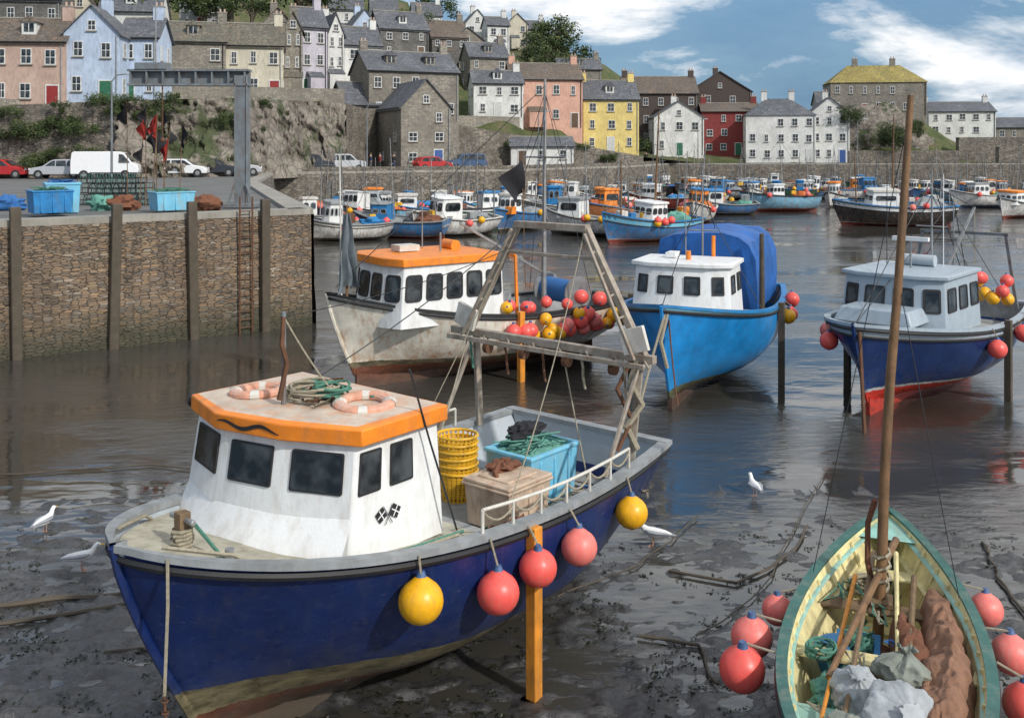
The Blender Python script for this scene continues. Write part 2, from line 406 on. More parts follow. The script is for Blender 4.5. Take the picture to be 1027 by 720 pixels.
for i in range(len(bot)):
    a,b=bot[i],bot[(i+1)%len(bot)]; ta,tb=top[i],top[(i+1)%len(bot)]
    q=[(a[0],a[1],ZB),(b[0],b[1],ZB),(tb[0],tb[1],ZT),(ta[0],ta[1],ZT)]
    mid=((a[0]+b[0])/2,(a[1]+b[1])/2)
    if mid[0]<.7: continue
    if abs(mid[1])>1.05:
        us=[(.05,.29),(.4,.66)] if a[0]>b[0] else [(.34,.6),(.71,.95)]
        for u0,u1 in us: winq(q,u0,u1,.56,.9,WA,r=.06,fw=.02,off=.02)
        if mid[1]>0:
            Q=[Vector(x) for x in q]; nn=(Q[1]-Q[0]).cross(Q[3]-Q[0]).normalized()
            eu=(Q[1]-Q[0]).normalized(); ev=nn.cross(eu)
            C0=Q[0].lerp(Q[1],.38).lerp(Q[3].lerp(Q[2],.38),.33)
            dm=MB(); K_=.85
            def quad2(o_,d,pe,u0,u1,v0,v1,h_,mt):
                P_=[]
                for u,v in ((u0,v0),(u1,v0),(u1,v1),(u0,v1)):
                    w_=(o_+d*u+pe*v)*K_; P_.append(C0+eu*w_.x+ev*w_.y+nn*h_)
                dm.poly(P_,mt)
            for s in (-1,1):
                a_=rad(90-s*32); d=Vector((math.cos(a_),math.sin(a_))); pe=Vector((d.y,-d.x))*s
                o_=Vector((-s*.06,-.1)); h_=.018+.002*s
                quad2(o_,d,pe,0,.27,-.006,.006,h_+.006,BLACK)
                quad2(o_,d,pe,.13,.27,.006,.15,h_,BLACK)
                quad2(o_,d,pe,.193,.207,.006,.15,h_+.0025,WHITE)
                quad2(o_,d,pe,.13,.27,.071,.085,h_+.005,WHITE)
            dm.obj('painted_emblem',WA)
    else:
        winq(q,.14,.86,.57,.9,WA,r=.06,fw=.02,off=.02)
mb=MB(); bt=[(.9,-1.33),(2.35,-1.34),(2.78,-.42),(2.6,.5),(2.12,1.22)]; tt=[(.9,-1.27),(2.16,-1.27),(2.38,-.39),(2.2,.4),(1.88,1.19)]
vs=[(x,y,2.03) for x,y in bt]+[(x,y,2.52) for x,y in tt]
mb.add(vs,[[i,i+1,5+i+1,5+i] for i in range(4)],WHITE); mb.obj('cabin_trunk',A)
tcx=sum(x for x,y in top)/6; tcy=sum(y for x,y in top)/6
def outp(x,y,k):
    d=Vector((x-tcx,y-tcy)); l=d.length; d=d*((l+k)/l); return Vector((tcx+d.x,tcy+d.y,0))
pa=outp(2.27,-.4,.124); pb=outp(2.1,.38,.124)
mb=MB()
def rp(s,z):
    p=pa.lerp(pb,s); p.z=z; nrm=Vector((pb.y-pa.y,-(pb.x-pa.x),0)).normalized()
    if nrm.x<0: nrm=-nrm
    return p+nrm*.006
up=[];lo=[]
for i in range(41):
    s=i/40; z=ZT+.055+.028*math.sin(s*3.3*math.pi+.5); w_=.022*math.sin(math.pi*s)**.5
    up.append(rp(.03+s*.94,z+w_)); lo.append(rp(.03+s*.94,z-w_))
for i in range(40): mb.poly([up[i],up[i+1],lo[i+1],lo[i]],BLACK)
mb.obj('painted_rim_mark',WA)
FADEO=M('faded_orange_canvas',(.7,.35,.24),.85,dirt=(.6,.52,.45),da=.95,scale=8)
def lifering(Mx,label,mat1):
    e=empty('lifebuoy',Mx,label,'lifebuoy'); m=MB()
    m.torus((0,0,0),.27,.075,mat1,32,10); m.obj('ring',e)
    for k in range(4):
        a=rad(45+90*k); m=MB(); m.torus((0,0,0),.27,.079,OFFW,4,10,a0=a-.16,a1=a+.16); m.obj('band',e)
FL_=Matrix.Diagonal((1,1,.7,1))
lifering(MA@T(1.6,-.75,ZT+.19)@RX(4)@FL_,'faded orange and white lifebuoy lying on a wheelhouse roof',FADEO)
lifering(MA@T(1.2,.6,ZT+.19)@RX(-3)@RY(3)@FL_,'worn pink lifebuoy beside a rope coil on a wheelhouse roof',FADEO)
def coil(Mx,r,mat,label,n=7,h=.03):
    m=MB(); pts=[]
    for i in range(n*18):
        a=i/18*2*math.pi; rr=r*(1+.16*math.sin(a*.37+i*.05)+.06*math.sin(a*1.3)); pts.append((rr*math.cos(a)+.02*math.sin(i*.13),rr*math.sin(a),.02+h*i/18*.7+.014*math.sin(a*2.3)))
    m.tube(pts,.016,mat,5); return m.obj('rope_coil',None,Mx,label=label,category='rope')
coil(MA@T(1.4,-.05,ZT+.17),.26,ROPE,'beige rope coil on the orange rimmed wheelhouse roof')
coil(MA@T(1.3,.15,ZT+.22),.18,ROPEG,'green rope coil on the orange rimmed wheelhouse roof',5)
m=MB()
for k in range(9):
    x=1.3+R.uniform(-.35,.35); y=.1+R.uniform(-.6,.5); m.tube([(x+R.uniform(-.25,.25),y+R.uniform(-.3,.3),ZT+.19+R.uniform(0,.08)) for _ in range(6)],.014,R.choice([ROPE,ROPE,ROPEG,RUST]))
m.obj('rope_tangle',None,MA,label='tangled old ropes on the orange rimmed wheelhouse roof',category='rope')
mb=MB(); mb.cyl((1.75,-.1,ZT+.1),(1.75,-.1,4.45),.03,.025,STEELG); mb.tube(sag((1.75,-.1,4.4),(1.3,.3,ZT+.2),.05),.01,ROPE)
mb.tube([(1.75,-.1,4.4),(1.79,-.08,4.1),(1.75,-.04,3.9),(1.81,-.1,3.5)],.028,RUST,6)
mb.obj('roof_mast',A)
mb=MB(); mb.cyl((1.95,-1.28,ZT+.06),(2.03,-1.46,ZT+.06),.05,.08,BLACK,14); mb.obj('horn',A)
mb=MB(); mb.tube([(1.1,1.2,3.9),(.85,1.25,3.1),(.6,1.42,2.1)],.012,BLACK); mb.obj('whip_aerial',A)
mb=MB(); mb.box((3.05,0,2.48),(.12,.12,.34),WOOD); mb.cyl((3.05,-.2,2.58),(3.05,.2,2.58),.03,.03,STEEL); mb.obj('mooring_bitt',A,bevel=.01)
mb=MB(); mb.cyl((2.95,.65,2.22),(2.95,.65,2.42),.045,.045,STEEL); mb.obj('deck_vent',A)
for s in (1,-1):
    mb=MB(); mb.tube([hA.atx(3.5,s,None,-.2)+Vector((0,0,.06)),hA.atx(3.0,s,None,-.25)+Vector((0,0,.03)),(2.75,s*1.05,2.23),(1.6,s*1.44,2.12),(.6,s*1.45,2.06)],.02,ROPE); mb.obj('deck_rope',A)
mb=MB(); mb.tube([(3.0,.1,2.56),(2.95,.5,2.32),(2.65,1.0,2.22),(2.2,1.33,2.18),(1.2,1.4,2.1),(.5,1.42,2.06)],.02,ROPEG); mb.obj('deck_rope',A)
mb=MB(); mb.tube([(3.05+.1*math.cos(k),.1*math.sin(k),2.32+.006*k) for k in range(30)],.02,ROPE,6); mb.obj('deck_rope',A)
for s in (1,-1):
    mb=MB(); xs=[.45-.5*i for i in range(7)]
    tp=[hA.atx(x,s,None,-.05)+Vector((0,0,.28)) for x in xs]
    mb.tube(tp,.02,OFFW,6)
    for p in tp: mb.cyl(p-Vector((0,0,.28)),p,.02,.02,OFFW,6)
    if s>0:
        for i in range(len(tp)-1): mb.tube(sag(tp[i]-Vector((0,0,.02)),tp[i+1]-Vector((0,0,.05)),.12,6),.014,ROPE)
    mb.obj('side_rail',A)
mb=MB(); gx=-2.9; ZG=3.42
for s in (1,-1):
    mb.beam((gx,s*1.38,2.0),(gx-.05,s*1.5,ZG),.09,.09,GANT)
    mb.beam((gx+.8,s*1.5,2.0),(gx,s*1.5,ZG-.1),.05,.05,GANT)
    mb.beam((gx,s*1.6,ZG),(gx,s*.62,5.12),.1,.1,GANT)
    mb.beam((gx+.2,s*1.55,ZG),(gx+.1,s*.66,5.05),.045,.045,GANT)
    for k in range(5):
        f=.15+.17*k; mb.beam((gx,s*(1.6-.98*f),ZG+1.7*f),(gx+.2-.1*f,s*(1.55-.89*f),ZG+1.63*f),.03,.03,GANT)
mb.beam((gx,-1.95,ZG),(gx,1.75,ZG),.11,.11,GANT); mb.beam((gx+.17,-1.9,ZG-.08),(gx+.17,1.7,ZG-.08),.05,.07,GANT)
for k in range(8): mb.beam((gx,-1.8+.48*k,ZG),(gx+.17,-1.6+.48*k,ZG-.08),.03,.03,GANT)
mb.beam((gx,-.66,5.12),(gx,.66,5.12),.12,.1,GANT)
mb.beam((gx,-.85,4.7),(gx,.85,4.7),.05,.05,GANT)
mb.obj('gantry',A,bevel=.008)
for s,y in ((1,1.5),(-1,-1.55)):
    mb=MB(); mb.box((gx+.12,y,ZG+.25),(.06,.4,.34),OFFW,Matrix.Rotation(.3*s,3,'X')); mb.obj('deck_light',A,bevel=.01)
for y in (-1.2,-.5,.3,1.1):
    mb=MB(); mb.cyl((gx+.02,y-.04,ZG-.2),(gx+.02,y+.04,ZG-.2),.09,.09,RUST,12); mb.cyl((gx+.02,y,ZG-.14),(gx+.02,y,ZG-.02),.015,.015,RUST,6); mb.obj('gantry_block',A)
for a_,b_,d_,r_,m_ in (((gx,.6,5.1),(-.2,1.5,2.2),.25,.008,ROPE),((gx,-.6,5.1),(.7,-.9,3.4),.1,.008,BLACK),((gx,.2,3.4),(gx+.3,.9,1.6),.05,.012,ROPE),((gx,0,5.1),(1.75,-.1,4.4),.15,.006,BLACK),((gx,-.6,5.1),(gx+1.2,-1.5,2.1),.02,.008,ROPE),((gx,-1.6,3.4),(-.6,-.4,1.6),.05,.01,ROPE)):
    mb=MB(); mb.tube(sag(a_,b_,d_),r_,m_); mb.obj('stay_line',A)
mb=MB(); mb.tube([(gx,1.5,ZG),(gx+.1,1.42,3.1),(gx,1.55,2.8),(gx+.15,1.4,2.5),(gx+.05,1.5,2.2)],.05,ROPE,6); mb.obj('hanging_rope',A)
mb=MB(); mb.tube([(gx,1.4,ZG),(gx+.2,1.28,3.0),(gx+.1,1.45,2.6),(gx+.3,1.35,2.2)],.035,RUST,6); mb.obj('hanging_rope',A)
for k in range(5):
    y=-1.5+.7*k; mb=MB(); mb.tube([(gx+.1,y,ZG-.05),(gx+.15,y+.08,3.2),(gx+.08,y+.03,3.05),(gx+.15,y+.12,2.9)],.02,R.choice([ROPE,RUST,ROPEG]),5); mb.obj('hanging_rope',A)
for s in (1,-1):
    mb=MB(); mb.box((-.29,s*1.78,.98),(.14,.14,1.98),POSTO); mb.box((-.29,s*1.78,.0),(.3,.3,.06),DKWOOD); mb.cyl((-.29,s*1.5,1.72),(-.29,s*1.88,1.72),.03,.03,RUST,8)
    mb.obj('leg',A,bevel=.012)
gp='fender buoys along the navy boat'
for x,z,r,k in ((1.43,1.7,.225,'y'),(.45,1.5,.225,'p'),(-.19,1.57,.21,'p'),(-.97,1.56,.21,'f'),(-2.31,1.56,.205,'y')):
    top_=hA.atx(x,1,None,.06); p=hA.atx(x,1,z,0); p.y=max(p.y+r*.9,top_.y)+.02
    buoy(MA@p,r,k,'hanging on the navy boat side',gp,MA@top_)
def tub(Mx,sx,sy,sz,mat,label,lid=None,fill=None):
    e=empty('fish_tub',Mx,label,'fish box'); m=MB()
    t=.04; k=.92
    def rect(w,d,z): return [(-w/2,-d/2,z),(w/2,-d/2,z),(w/2,d/2,z),(-w/2,d/2,z)]
    rings=[rect(sx*k,sy*k,0),rect(sx,sy,sz*.93),rect(sx+.06,sy+.06,sz*.93),rect(sx+.06,sy+.06,sz),rect(sx-2*t,sy-2*t,sz),rect(sx*k-2*t,sy*k-2*t,t)]
    vs=sum(rings,[]); fs=[[3,2,1,0]]
    for i in range(5):
        for j in range(4): fs.append([i*4+j,i*4+(j+1)%4,(i+1)*4+(j+1)%4,(i+1)*4+j])
    fs.append([20,21,22,23]); m.add(vs,fs,mat)
    for x in (-.3,0,.3):
        for s in (1,-1): m.box((x*sx,s*sy*.487,sz*.45),(.05,.05,sz*.8),mat)
    m.obj('tub_body',e,bevel=.012)
    if lid:
        m=MB(); m.box((0,0,sz+.025),(sx+.04,sy+.04,.05),lid); m.box((0,0,sz+.06),(sx*.7,sy*.7,.03),lid); m.obj('lid',e,bevel=.015)
    if fill:
        m=MB(); n=14; vs=[]
        for i in range(n+1):
            for j in range(n+1):
                x=(i/n-.5);y=(j/n-.5); z=sz*.85+.16*noise.noise(Vector((x*4,y*4,sx)))+.1*(1-4*x*x)*(1-4*y*y)+.02*noise.noise(Vector((x*20,y*20,3)))
                vs.append((x*(sx-.1),y*(sy-.1),z))
        m.add(vs,[[i*(n+1)+j,(i+1)*(n+1)+j,(i+1)*(n+1)+j+1,i*(n+1)+j+1] for i in range(n) for j in range(n)],fill)
        for k in range(10):
            pts=[(R.uniform(-.45,.45)*sx,R.uniform(-.45,.45)*sy,sz+R.uniform(-.02,.12)) for _ in range(5)]
            m.tube(pts,.012,fill)
        m.obj('net_heap',e)
    return e
def wob(m,c,r,mat,sc3,seed,amp=.25,nu=22,nv=14,fr=2.2):
    o=len(m.v); m.ball(c,r,mat,nu,nv,sc3); c=Vector(c)
    for i in range(o,len(m.v)):
        p=Vector(m.v[i]); d=p-c; k=1+amp*noise.fractal(d*(fr/r)+Vector((seed,0,0)),.6,2.,4); m.v[i]=tuple(c+d*k)
tub(MA@T(-2.35,.1,1.4),1.05,.8,.72,LBLUE,'light blue fish tub heaped with teal net on a boat deck',fill=NET)
m=MB(); wob(m,(0,0,0),.2,FLAGB,(1.7,1.0,.5),4,.4); m.obj('oilskin_bundle',None,MA@T(-2.45,-.1,2.26),label='black oilskin bundle lying on a fish tub',category='clothing')
CHEST=M('stained_cream_plastic',(.6,.46,.34),.6,dirt=(.25,.12,.06),da=.8)
tub(MA@T(-1.4,.45,1.4),.85,.75,.55,CHEST,'stained cream insulated chest with lid on a boat deck',lid=CHEST)
m=MB(); wob(m,(0,0,0),.16,NETB,(1.4,1,.5),9,.5); m.tube([(.1,0,.05),(.3,.1,0),(.4,.3,-.2),(.35,.4,-.4)],.04,NETB); m.obj('net_bundle',None,MA@T(-1.5,.3,2.06),label='rust brown rope bundle on a cream chest',category='rope')
m=MB(); wob(m,(0,0,0),.25,NETB,(1.6,.8,.6),19,.6); m.obj('net_bundle',None,MA@T(-.7,1.05,1.55),label='brown net heap beside a chest on deck',category='net')
def basket(Mx,i):
    e=empty('fish_basket',Mx,'round yellow plastic fish basket in a nested stack','basket',group='stack of yellow baskets')
    m=MB(); n=24; r0,r1,hh=.21,.275,.4
    for z,r in ((0,r0),(.07,r0+.011),(.14,r0+.022),(.21,r0+.033),(.28,r0+.044),(.34,r0+.054)): m.torus((0,0,z),r,.009,YBASK,n,5)
    for k in range(n):
        a=2*math.pi*k/n; m.beam((r0*math.cos(a),r0*math.sin(a),0),(r1*math.cos(a),r1*math.sin(a),hh),.03,.008,YBASK)
    m.loft([(0,0,0),(0,0,.012)],[r0,r0],YBASK,n)
    m.obj('basket_body',e); m=MB(); m.torus((0,0,hh),r1+.006,.02,YBASK,n,8); m.obj('rim',e)
for i in range(6): basket(MA@T(-1.62+.012*i,-.66+.01*i,1.39+.1*i)@RZ(17*i)@RX(R.uniform(-2,2)),i)
mb=MB()
for k in range(16):
    x=R.uniform(-3.2,-.2); y=R.uniform(-.6,1.2); pts=[(x+R.uniform(-.3,.3),y+R.uniform(-.3,.3),1.41+R.uniform(0,.05)) for _ in range(6)]; mb.tube(pts,.016,R.choice([ROPE,ROPEG,ROPEB,RUST]))
mb.obj('loose_rope',None,MA,label='loose tangled ropes on a fishing boat deck',category='rope',kind='stuff')
mb=MB(); bp=MA@hA.atx(3.55,1,None,.05)
pts=[bp,bp+Vector((.02,-.05,-.4)),bp+Vector((.0,-.08,-1.2)),bp+Vector((.03,-.1,-2.0)),bp+Vector((.1,-.15,-2.5))]
mb.tube(pts[:3],.016,ROPE)
for i in range(26):
    p=pts[2].lerp(pts[4],i/26); mb.torus(p,.028,.009,RUST,8,5) if i%2 else mb.cyl(p-Vector((0,0,.035)),p+Vector((0,0,.035)),.014,.014,RUST,6)
mb.obj('mooring_chain',None,label='rusty mooring chain hanging from a navy bow to the mud',category='chain')

# ================================================================== generic boat
def gboat(Mx,label,L,B,zs,zb,hm,cab=None,wallm=WHITE,roofm=None,mast=None,legs=False,ns=14,nv=7,capm=None,deckm=None,inm=None,well=True,wz=None,group=None,ta=.5,winmid=2,rail=False,gantry=False,topm=None,legm=None,rake=.8,camber=.06,band=None,vr=(.45,.88),gap=.1,rt=.09,r=.3,p=2.5,q=.75):
    E=empty('fishing_boat',Mx,label,'boat')
    if group: E['group']=group
    h=Hull(L,B,zs,zb,rake=rake,p=p,q=q); wz=wz or zs-.65
    build_hull(E,h,hm,ns=ns,nv=nv,well=well,ta=ta,wz=wz,capm=capm,deckm=deckm,inm=inm,band=band)
    if cab:
        x0,x1,w,z1=cab; z0=h.sh((x0+L/2)/L)-.12
        b=[(x0,-w/2),(x1-.15,-w/2),(x1+.15,-w*.28),(x1+.15,w*.28),(x1-.15,w/2),(x0,w/2)]
        k=.93
        t=[(x0+.02,-w/2*k),(x1-.3,-w/2*k),(x1-.05,-w*.26),(x1-.05,w*.26),(x1-.3,w/2*k),(x0+.02,w/2*k)]
        wheelhouse(E,b,t,z0,z1,{0:winmid,1:1,2:2,3:1,4:winmid},wallm,roofm or wallm,topm=topm,r=r,camber=camber,vr=vr,gap=gap,rt=rt,fm=R.choice([BLACK,GREYP]) if ns<20 else None)
    for x,z,rr,lean in (mast or []):
        m=MB()
        zb_=h.sh((x+L/2)/L); m.cyl((x,0,zb_-.6),(x+lean,0,z),rr,rr*.5,STEEL if rr<.06 else MASTW,8)
        m.tube([(x+lean,0,z*.97),(L/2-.1,0,h.zb)],.012,BLACK,4); m.tube([(x+lean,0,z*.97),(-L/2+.1,0,h.zs)],.012,BLACK,4)
        m.tube([(x+lean,0,z*.9),(x,B*.4,h.zm)],.01,BLACK,4); m.tube([(x+lean,0,z*.9),(x,-B*.4,h.zm)],.01,BLACK,4)
        m.cyl((x+lean*.6,-.4,z*.75),(x+lean*.6,.4,z*.75),.02,.02,STEEL,6)
        m.obj('mast',E)
    if legs:
        for s in (1,-1):
            m=MB(); pp=h.atx(-.3,s,zs-.2,.1); m.box((pp.x,pp.y,zs/2),(.16,.16,zs+.1),legm or DKWOOD); m.obj('leg',E,bevel=.01)
    if rail:
        for s in (1,-1):
            m=MB(); pts=[h.atx(L*(.1+.37*i/6),s,None,-.1)+Vector((0,0,.5)) for i in range(7)]
            m.tube(pts,.016,STEEL,5)
            for q_ in pts: m.cyl(q_-Vector((0,0,.5)),q_,.012,.012,STEEL,5)
            m.obj('guard_rail',E)
    if gantry:
        m=MB(); x=-L/2+.7; w=B*.36
        for s in (1,-1): m.beam((x,s*w,zs-.1),(x,s*w*.8,zs+1.9),.08,.08,STEELG)
        m.beam((x,-w*.85,zs+1.9),(x,w*.85,zs+1.9),.08,.08,STEELG); m.obj('gantry',E)
    return E,h
# ---------------- B white boat with orange roof
hmB=hullmat('cream_boat_hull',(.74,.7,.6),(.2,.06,.03),.7,stripe=((.25,.2,.12),.14),da=1.,dirt=(.4,.19,.07),thr=.5)
MBt=boat_matrix(-1.05,28,-.03,-145.6)
EB,hB=gboat(MBt,'rust streaked white fishing boat with orange roofed wheelhouse, aground',8.9,3.5,1.85,2.55,hmB,cab=(-.1,3.2,2.7,3.24),wallm=WHITE,roofm=ORANGE,topm=ORANGE,ns=26,nv=12,legs=True,capm=BLACK,wz=1.2,ta=.48,winmid=5,rail=False,legm=POSTO,rt=.2,vr=(.42,.86),r=.2)
m=MB()
m.cyl((-2.4,0,1.2),(-2.45,0,8.3),.09,.04,STEEL,10)
m.cyl((-2.43,-1.0,6.0),(-2.43,1.0,6.0),.03,.03,STEEL,6)
for s in (1,-1):
    m.tube([(-2.43,s*1.0,6.0),(-2.45,0,7.9)],.01,BLACK,4); m.tube([(-2.45,0,7.9),(-3,s*1.55,1.9)],.012,BLACK,4); m.tube([(-2.45,0,7.2),(-1.2,s*1.55,1.9)],.012,BLACK,4)
m.tube([(-2.45,0,8.1),(4.2,0,2.7)],.012,BLACK,4); m.beam((-2.4,0,2.6),(.6,.2,4.2),.07,.07,STEEL)
m.obj('mast',EB)
m=MB(); n=6
vs=[]
for i in range(n+1):
    for j in range(n+1):
        u=i/n; v=j/n; vs.append((-1.6-.1*v+.75*u*(1-.5*v),.12*math.sin(u*5+v*3),5.95-.55*u-.95*v*(1-.25*u)))
m.add(vs,[[i*(n+1)+j,(i+1)*(n+1)+j,(i+1)*(n+1)+j+1,i*(n+1)+j+1] for i in range(n) for j in range(n)],FLAGB); m.tube([(-1.62,0,6.0),(-1.75,0,2.2)],.015,MASTW); m.obj('black_flag',EB)
for nm,f in (('radar_box',lambda m:m.box((2.2,0,3.6),(.6,.5,.16),OFFW)),('roof_light',lambda m:m.cyl((1.4,.5,3.4),(1.4,.5,4.0),.03,.03,STEEL)),('aerial',lambda m:m.cyl((1.4,-.5,3.4),(1.4,-.5,5.2),.02,.015,STEEL)),('aerial',lambda m:m.cyl((4.15,.2,2.5),(4.2,.2,6.1),.025,.018,OFFW)),('liferaft_canister',lambda m:m.cyl((.8,-.3,3.6),(.8,.3,3.6),.15,.15,ORANGE,14)),('winch',lambda m:m.box((-1.0,-.6,1.7),(.7,.9,.8),GREYP)),
    ('deck_frame',lambda m:([m.beam((-.7,s*1.1,1.3),(-.7,s*1.0,3.3),.07,.07,ORANGE) for s in (1,-1)],m.beam((-.7,-1.0,3.3),(-.7,1.0,3.3),.07,.07,ORANGE),m.beam((-.7,0,3.3),(-3.6,0,3.0),.06,.06,STEEL))),
    ('net_drum',lambda m:(m.cyl((-3.2,-.9,2.0),(-3.2,.6,2.0),.35,.35,ROPEB,14),m.cyl((-3.2,-.95,2.0),(-3.2,-.9,2.0),.5,.5,STEEL,14),m.cyl((-3.2,.6,2.0),(-3.2,.65,2.0),.5,.5,STEEL,14)))):
    one(EB,nm,f)
gB='buoys heaped along the white boat'
for i in range(34):
    x=-4.3+4.4*((i*.618)%1); k=i%3
    if k<2: p=hB.atx(x,1,1.5+R.uniform(-.3,.25),.22)
    else: p=hB.atx(x,1,None,-.05-R.uniform(0,.3)); p.z+=R.uniform(.1,.3)
    buoy(MBt@p,R.uniform(.16,.22),R.choice('pppppfyy'),'heaped on the white boat rail',gB,None,R.uniform(-2,2))
def flag(Mx,h,fmats,label,size=.6):
    e=empty('marker_flag',Mx,label,'flag'); m=MB(); m.cyl((0,0,0),(0,0,h),.018,.012,MASTW,6); m.obj('pole',e)
    for q,fm in enumerate(fmats):
        m=MB(); n=8; vs=[]; a0=R.uniform(0,6.28)
        for i in range(n+1):
            for j in range(n+1):
                u=i/n; v=j/n; r=size*u*(.35+.2*math.sin(v*5+q)); a=a0+.9*math.sin(v*4+u*3)*u
                vs.append((r*math.cos(a),r*math.sin(a)+.03*math.sin(9*u),h-.05-q*size*.9-v*size*1.3*(1-.3*u)-.5*size*u*u))
        m.add(vs,[[i*(n+1)+j,(i+1)*(n+1)+j,(i+1)*(n+1)+j+1,i*(n+1)+j+1] for i in range(n) for j in range(n)],fm); m.obj('cloth',e)
# grey net hanging from a short pole over the bow
m=MB(); n=20; vs=[]
for i in range(n+1):
    for j in range(n+1):
        u=i/n; v=j/n; w_=.25+.95*v
        vs.append((3.95+w_*(u-.5)*.9+.1*noise.noise(Vector((u*5,v*3,1))),.1+w_*(u-.5)*.8+.16*math.sin(u*13+v*2)*(.3+v),4.6-1.95*v+.25*noise.noise(Vector((u*3,v*2,7)))*v-.12*abs(u-.5)))
m.add(vs,[[i*(n+1)+j,(i+1)*(n+1)+j,(i+1)*(n+1)+j+1,i*(n+1)+j+1] for i in range(n) for j in range(n)],FLAGG)
m.cyl((3.95,.1,2.4),(3.95,.1,4.8),.03,.02,MASTW,6); m.obj('hanging_net',EB)
# ---------------- C blue boat
hmC=hullmat('bright_blue_hull',(.015,.27,.68),(.14,.045,.025),.55,stripe=((.2,.2,.1),.22),da=.35,dirt=(.06,.18,.3))
MCt=boat_matrix(5.1,26.8,-.03,-113)
EC,hC=gboat(MCt,'bright blue fishing boat with white wheelhouse and blue tarpaulin, aground',8.6,3.9,2.15,2.65,hmC,cab=(.8,2.6,2.5,3.34),ns=28,nv=12,legs=True,capm=BLUEP,wz=1.4,winmid=2,camber=.04,mast=[(-.1,5.4,.04,0)],vr=(.5,.84),gap=.2,r=.08,rt=.1,band=(LBLUE,.06))
TARP=M('blue_tarpaulin',(.015,.12,.42),.55,scale=1.5,var=.4,bm=.9,dirt=(.03,.1,.25))
m=MB(); n=18; vs=[]
prof=[(1.35,1.9),(1.38,2.6),(1.33,3.3),(1.22,3.75),(.9,3.92),(.45,3.98),(0,4.0),(-.45,3.98),(-.9,3.92),(-1.22,3.75),(-1.33,3.3),(-1.38,2.6),(-1.35,1.9)]
for i in range(n+1):
    for j,(y,z) in enumerate(prof):
        x=-4.0+3.5*i/n; d=.07*noise.noise(Vector((x*2,y*3,z*2))); w_=.05*abs(math.sin(i*math.pi/4.5)); vs.append((x+d,y*(1+d-w_*.5)+.05*noise.noise(Vector((x*5,z*1.,y))),z+d+w_*(1 if z>3.5 else 0)-.05))
k=len(prof)
m.add(vs,[[i*k+j,(i+1)*k+j,(i+1)*k+j+1,i*k+j+1] for i in range(n) for j in range(k-1)]+[list(range(k)),[n*k+j for j in range(k)]],TARP)
m.obj('tarpaulin_shelter',EC)
for nm,f in (('exhaust',lambda m:m.cyl((.9,.5,3.4),(.9,.5,4.0),.05,.05,ORANGE)),('radar_box',lambda m:m.box((1.6,-.4,3.56),(.5,.25,.12),WHITE)),('aerial',lambda m:m.cyl((1.,-.2,3.4),(1.,-.2,4.9),.015,.01,STEEL)),('lamp',lambda m:m.cyl((2.0,.1,3.42),(2.0,.1,3.7),.07,.06,ORANGE)),('timber_post',lambda m:m.cyl((-.3,1.55,1.2),(-.2,1.55,4.0),.08,.06,DKWOOD))):
    one(EC,nm,f)
for x,z,k,o in ((-1.6,1.7,'p',.2),(-2.0,2.05,'p',.2),(-.9,1.75,'y',.2),(-2.8,1.9,'f',.2)):
    buoy(MCt@hC.atx(x,1,z,o),.2,k,'hanging on the bright blue boat','buoys on the bright blue boat',MCt@hC.atx(x,1,None,.05))
b0=MCt@Vector((4.1,.1,2.65))
for pts,r_,mt in ((sag(b0,b0+Vector((-.9,-1.0,-2.6)),-.1),.03,ROPE),(sag(b0,b0+Vector((.15,-.5,-2.2)),.2),.02,RUST),([b0+Vector((0,-.05,-.1)),b0+Vector((-.2,-.25,-.8)),b0+Vector((-.05,-.25,-1.4))],.05,ROPE)):
    m=MB(); m.tube(pts,r_,mt,6); m.obj('mooring_rope',None,label='old mooring rope hanging from a blue bow to the mud',category='rope',group='ropes hanging from the blue bow')
# ---------------- D navy/red boat grey cabin
hmD=hullmat('navy_red_hull',(.01,.035,.14),(.6,.035,.02),.66,stripe=((.7,.7,.68),.07),da=.2,dirt=(.05,.06,.1),slime=(.35,.03,.02),mud=.3)
MDt=boat_matrix(10.5,25.7,-.03,-132)
ED,hD=gboat(MDt,'navy and red fishing boat with pale grey wheelhouse, standing on legs',8.2,3.9,1.98,2.25,hmD,cab=(-.7,2.0,2.6,3.12),wallm=BGREY,ns=28,nv=12,legs=True,capm=BGREY,wz=1.4,ta=.42,winmid=3,rail=False,gantry=True,mast=[(-.9,5.6,.04,0),(-2.6,5.0,.03,0)],camber=.03,band=(BGREY,.14),r=.12,vr=(.42,.84),gap=.14)
m=MB(); m.box((2.5,0,2.3),(1.2,1.9,.35),BGREY,tx=.8,ty=.85); m.obj('cabin_trunk',ED,bevel=.04)
for nm,f in (('radar_mast',lambda m:(m.cyl((.6,0,3.2),(.6,0,3.95),.03,.03,STEEL),m.box((.6,0,3.97),(.12,.9,.1),WHITE))),('aerial',lambda m:m.cyl((-.3,.5,3.2),(-.3,.5,5.6),.012,.01,WHITE,5)),('aerial',lambda m:m.cyl((.1,-.8,3.2),(.1,-.8,5.9),.012,.01,BLACK,5)),('liferaft_canister',lambda m:m.cyl((.0,-.4,3.38),(.0,.4,3.38),.15,.15,LGREY,14)),
    ('derrick',lambda m:(m.beam((-.9,0,2.2),(-3.4,.3,4.6),.06,.06,STEEL),m.tube([(-3.4,.3,4.6),(-.9,0,5.3)],.012,BLACK,4),m.tube([(-3.4,.3,4.6),(-3.4,.3,3.0)],.012,ROPE,4))),
    ('pot_hauler',lambda m:(m.cyl((.2,-1.5,2.0),(.2,-1.5,2.8),.05,.05,STEEL),m.cyl((.2,-1.55,2.8),(.2,-1.4,2.8),.2,.2,STEEL,14)))):
    one(ED,nm,f)
